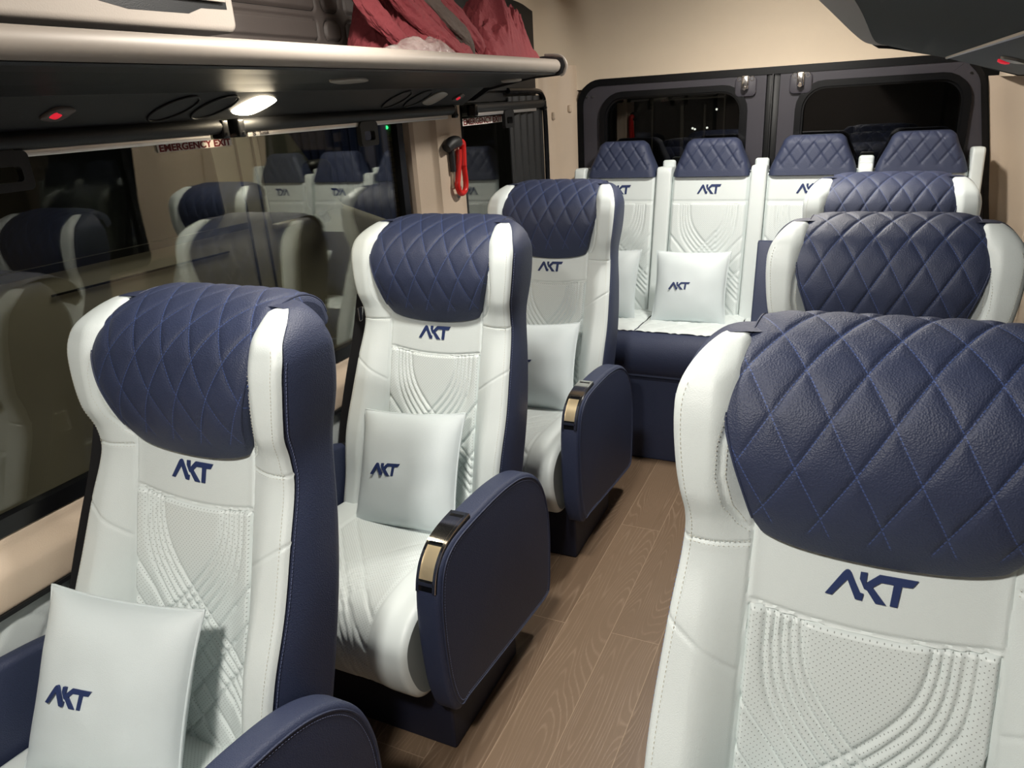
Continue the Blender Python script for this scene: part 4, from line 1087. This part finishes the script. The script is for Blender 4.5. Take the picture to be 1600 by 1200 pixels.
# ------------------------------------------------------------------ outside at night
mb = MB(); mb.box(-14, 8, -8, 16, -.62, -.60); struct(mb.build('ground', M['ground']))
def neighbour():
    root = empty('parked_van', (-2.75, 2.4, -.6)); R = lambda y, z: (y-2.4, z+.6)
    # side outline: nose towards +y
    body = [(-3.2,-.28),(-3.2,2.0),(2.35,2.0),(2.80,1.86),(3.55,1.06),(4.25,.80),(4.50,.55),(4.55,-.20),(4.30,-.30)]
    mb = MB(); mb.prism([R(a, b) for a, b in body], -1.8, 0, 'yz', .05); mb.build('body', M['vanpaint'], root, angle=30)
    mb = MB()
    mb.prism([R(a, b) for a, b in ((-2.6,1.12),(2.55,1.08),(2.62,1.14),(2.60,1.78),(-2.6,1.80))], -.01, .006, 'yz'); mb.build('side_window', M['vanglass'], root, smooth=False)
    mb = MB(); mb.prism([R(a, b) for a, b in ((2.92,1.04),(3.52,1.04),(3.10,1.52),(2.92,1.56))], -.01, .007, 'yz'); 
    mb.build('door_window', M['cabin'], root, smooth=False)
    mb = MB()
    for a in (2.76, 2.87): mb.prism([R(a, -.1), R(a+.012, -.1), R(a+.012, 1.8), R(a, 1.8)], -.002, .005, 'yz')
    mb.prism([R(-3.1, 1.085), R(2.75, 1.045), R(2.75, 1.075), R(-3.1, 1.115)], 0, .008, 'yz'); mb.prism([R(1.7, .965), R(2.6, .955), R(2.6, .963), R(1.7, .973)], 0, .006, 'yz')
    mb.build('door_seam', M['vanblack'], root, smooth=False)
    for yc in (-1.6, 3.95):
        mb = MB(); mb.prism([(yc-2.4+.47*math.cos(a), -.10+.6+.47*math.sin(a)) for a in [2*PI*i/32 for i in range(32)]], -.30, .012, 'yz'); wh = mb.build('wheel', M['tyre'], root)
        mb = MB(); mb.prism([(yc-2.4+.2*math.cos(a), -.2+.6+.2*math.sin(a)) for a in [2*PI*i/24 for i in range(24)]], .0, .03, 'yz', .01); mb.build('hub_cap', M['steel'], wh)
    mb = MB(); mb.box(.03, .13, *[v-2.4 for v in (3.15, 3.33)], 1.66, 1.93, .045); mb.tube([(0, .95, 1.60), (.06, .85, 1.66)], .03, 8); mr = mb.build('door_mirror', M['vanblack'], root)
    mb = MB(); mb.box(0, .035, *[v-2.4 for v in (2.92, 3.08)], 1.61, 1.64, .008); mb.build('door_handle', M['vanpaint'], root)
    return tag(root, 'cream van parked alongside, seen through the large side window at night', 'van')
neighbour()
mb = MB(); mb.box(-9, -4.5, 7.2, 7.4, -.6, 3.6); tag(mb.build('brick_wall', M['brick']), 'dim brick wall beyond the parked van', 'wall')
mb = MB(); mb.tube([(-4.87, 7.19, 1.375), (-4.87, 7.17, 1.375)], .02, 12); tag(mb.build('green_indicator', M['green']), 'tiny green light glowing on the brick wall', 'light')
mb = MB()
def corr(u, v): return (-6.6+u*2.25, 6.4+.025*math.sin(u*2*PI*22), lerp(-.6, 2.6, v))
mb.grid(corr, 260, 1); mb.grid(lambda u, v: (corr(u, v)[0], corr(u, v)[1]+.01, corr(u, v)[2]), 260, 1, flip=True); tag(mb.build('corrugated_fence', M['bluesheet']), 'dark blue corrugated sheet fence behind the parked van', 'fence')
# shed front behind the van with a window frame and lamps
def rear_building():
    root = empty('shed', (-1.75, 8.2, -.6)); mb = MB(); mb.box(-3, 3.5, 0, .2, 0, 3.4); mb.build('facade', M['ground'], root, smooth=False)
    mb = MB()
    for a, b, c_, d in ((-.39, -.375, 1.3, 2.09), (.36, .375, 1.3, 2.12), (-.39, .375, 2.075, 2.09), (-.08, -.05, 1.3, 2.02), (.16, .175, 1.3, 2.02)): mb.box(a, b, -.05, 0, c_, d)
    mb.build('window_frame', M['acwhite'], root, smooth=False)
    mb = MB()
    for x, z in ((.05, 1.79), (.075, 1.78), (.29, 1.965), (.20, 1.79)): mb = MB(); mb.tube([(x, -.06, z), (x, -.05, z)], .011, 8); mb.build('lamp', M['star'], root, label='small bright light')
    return tag(root, 'dark shed front with a pale window frame seen through the left rear door', 'building')
rear_building()
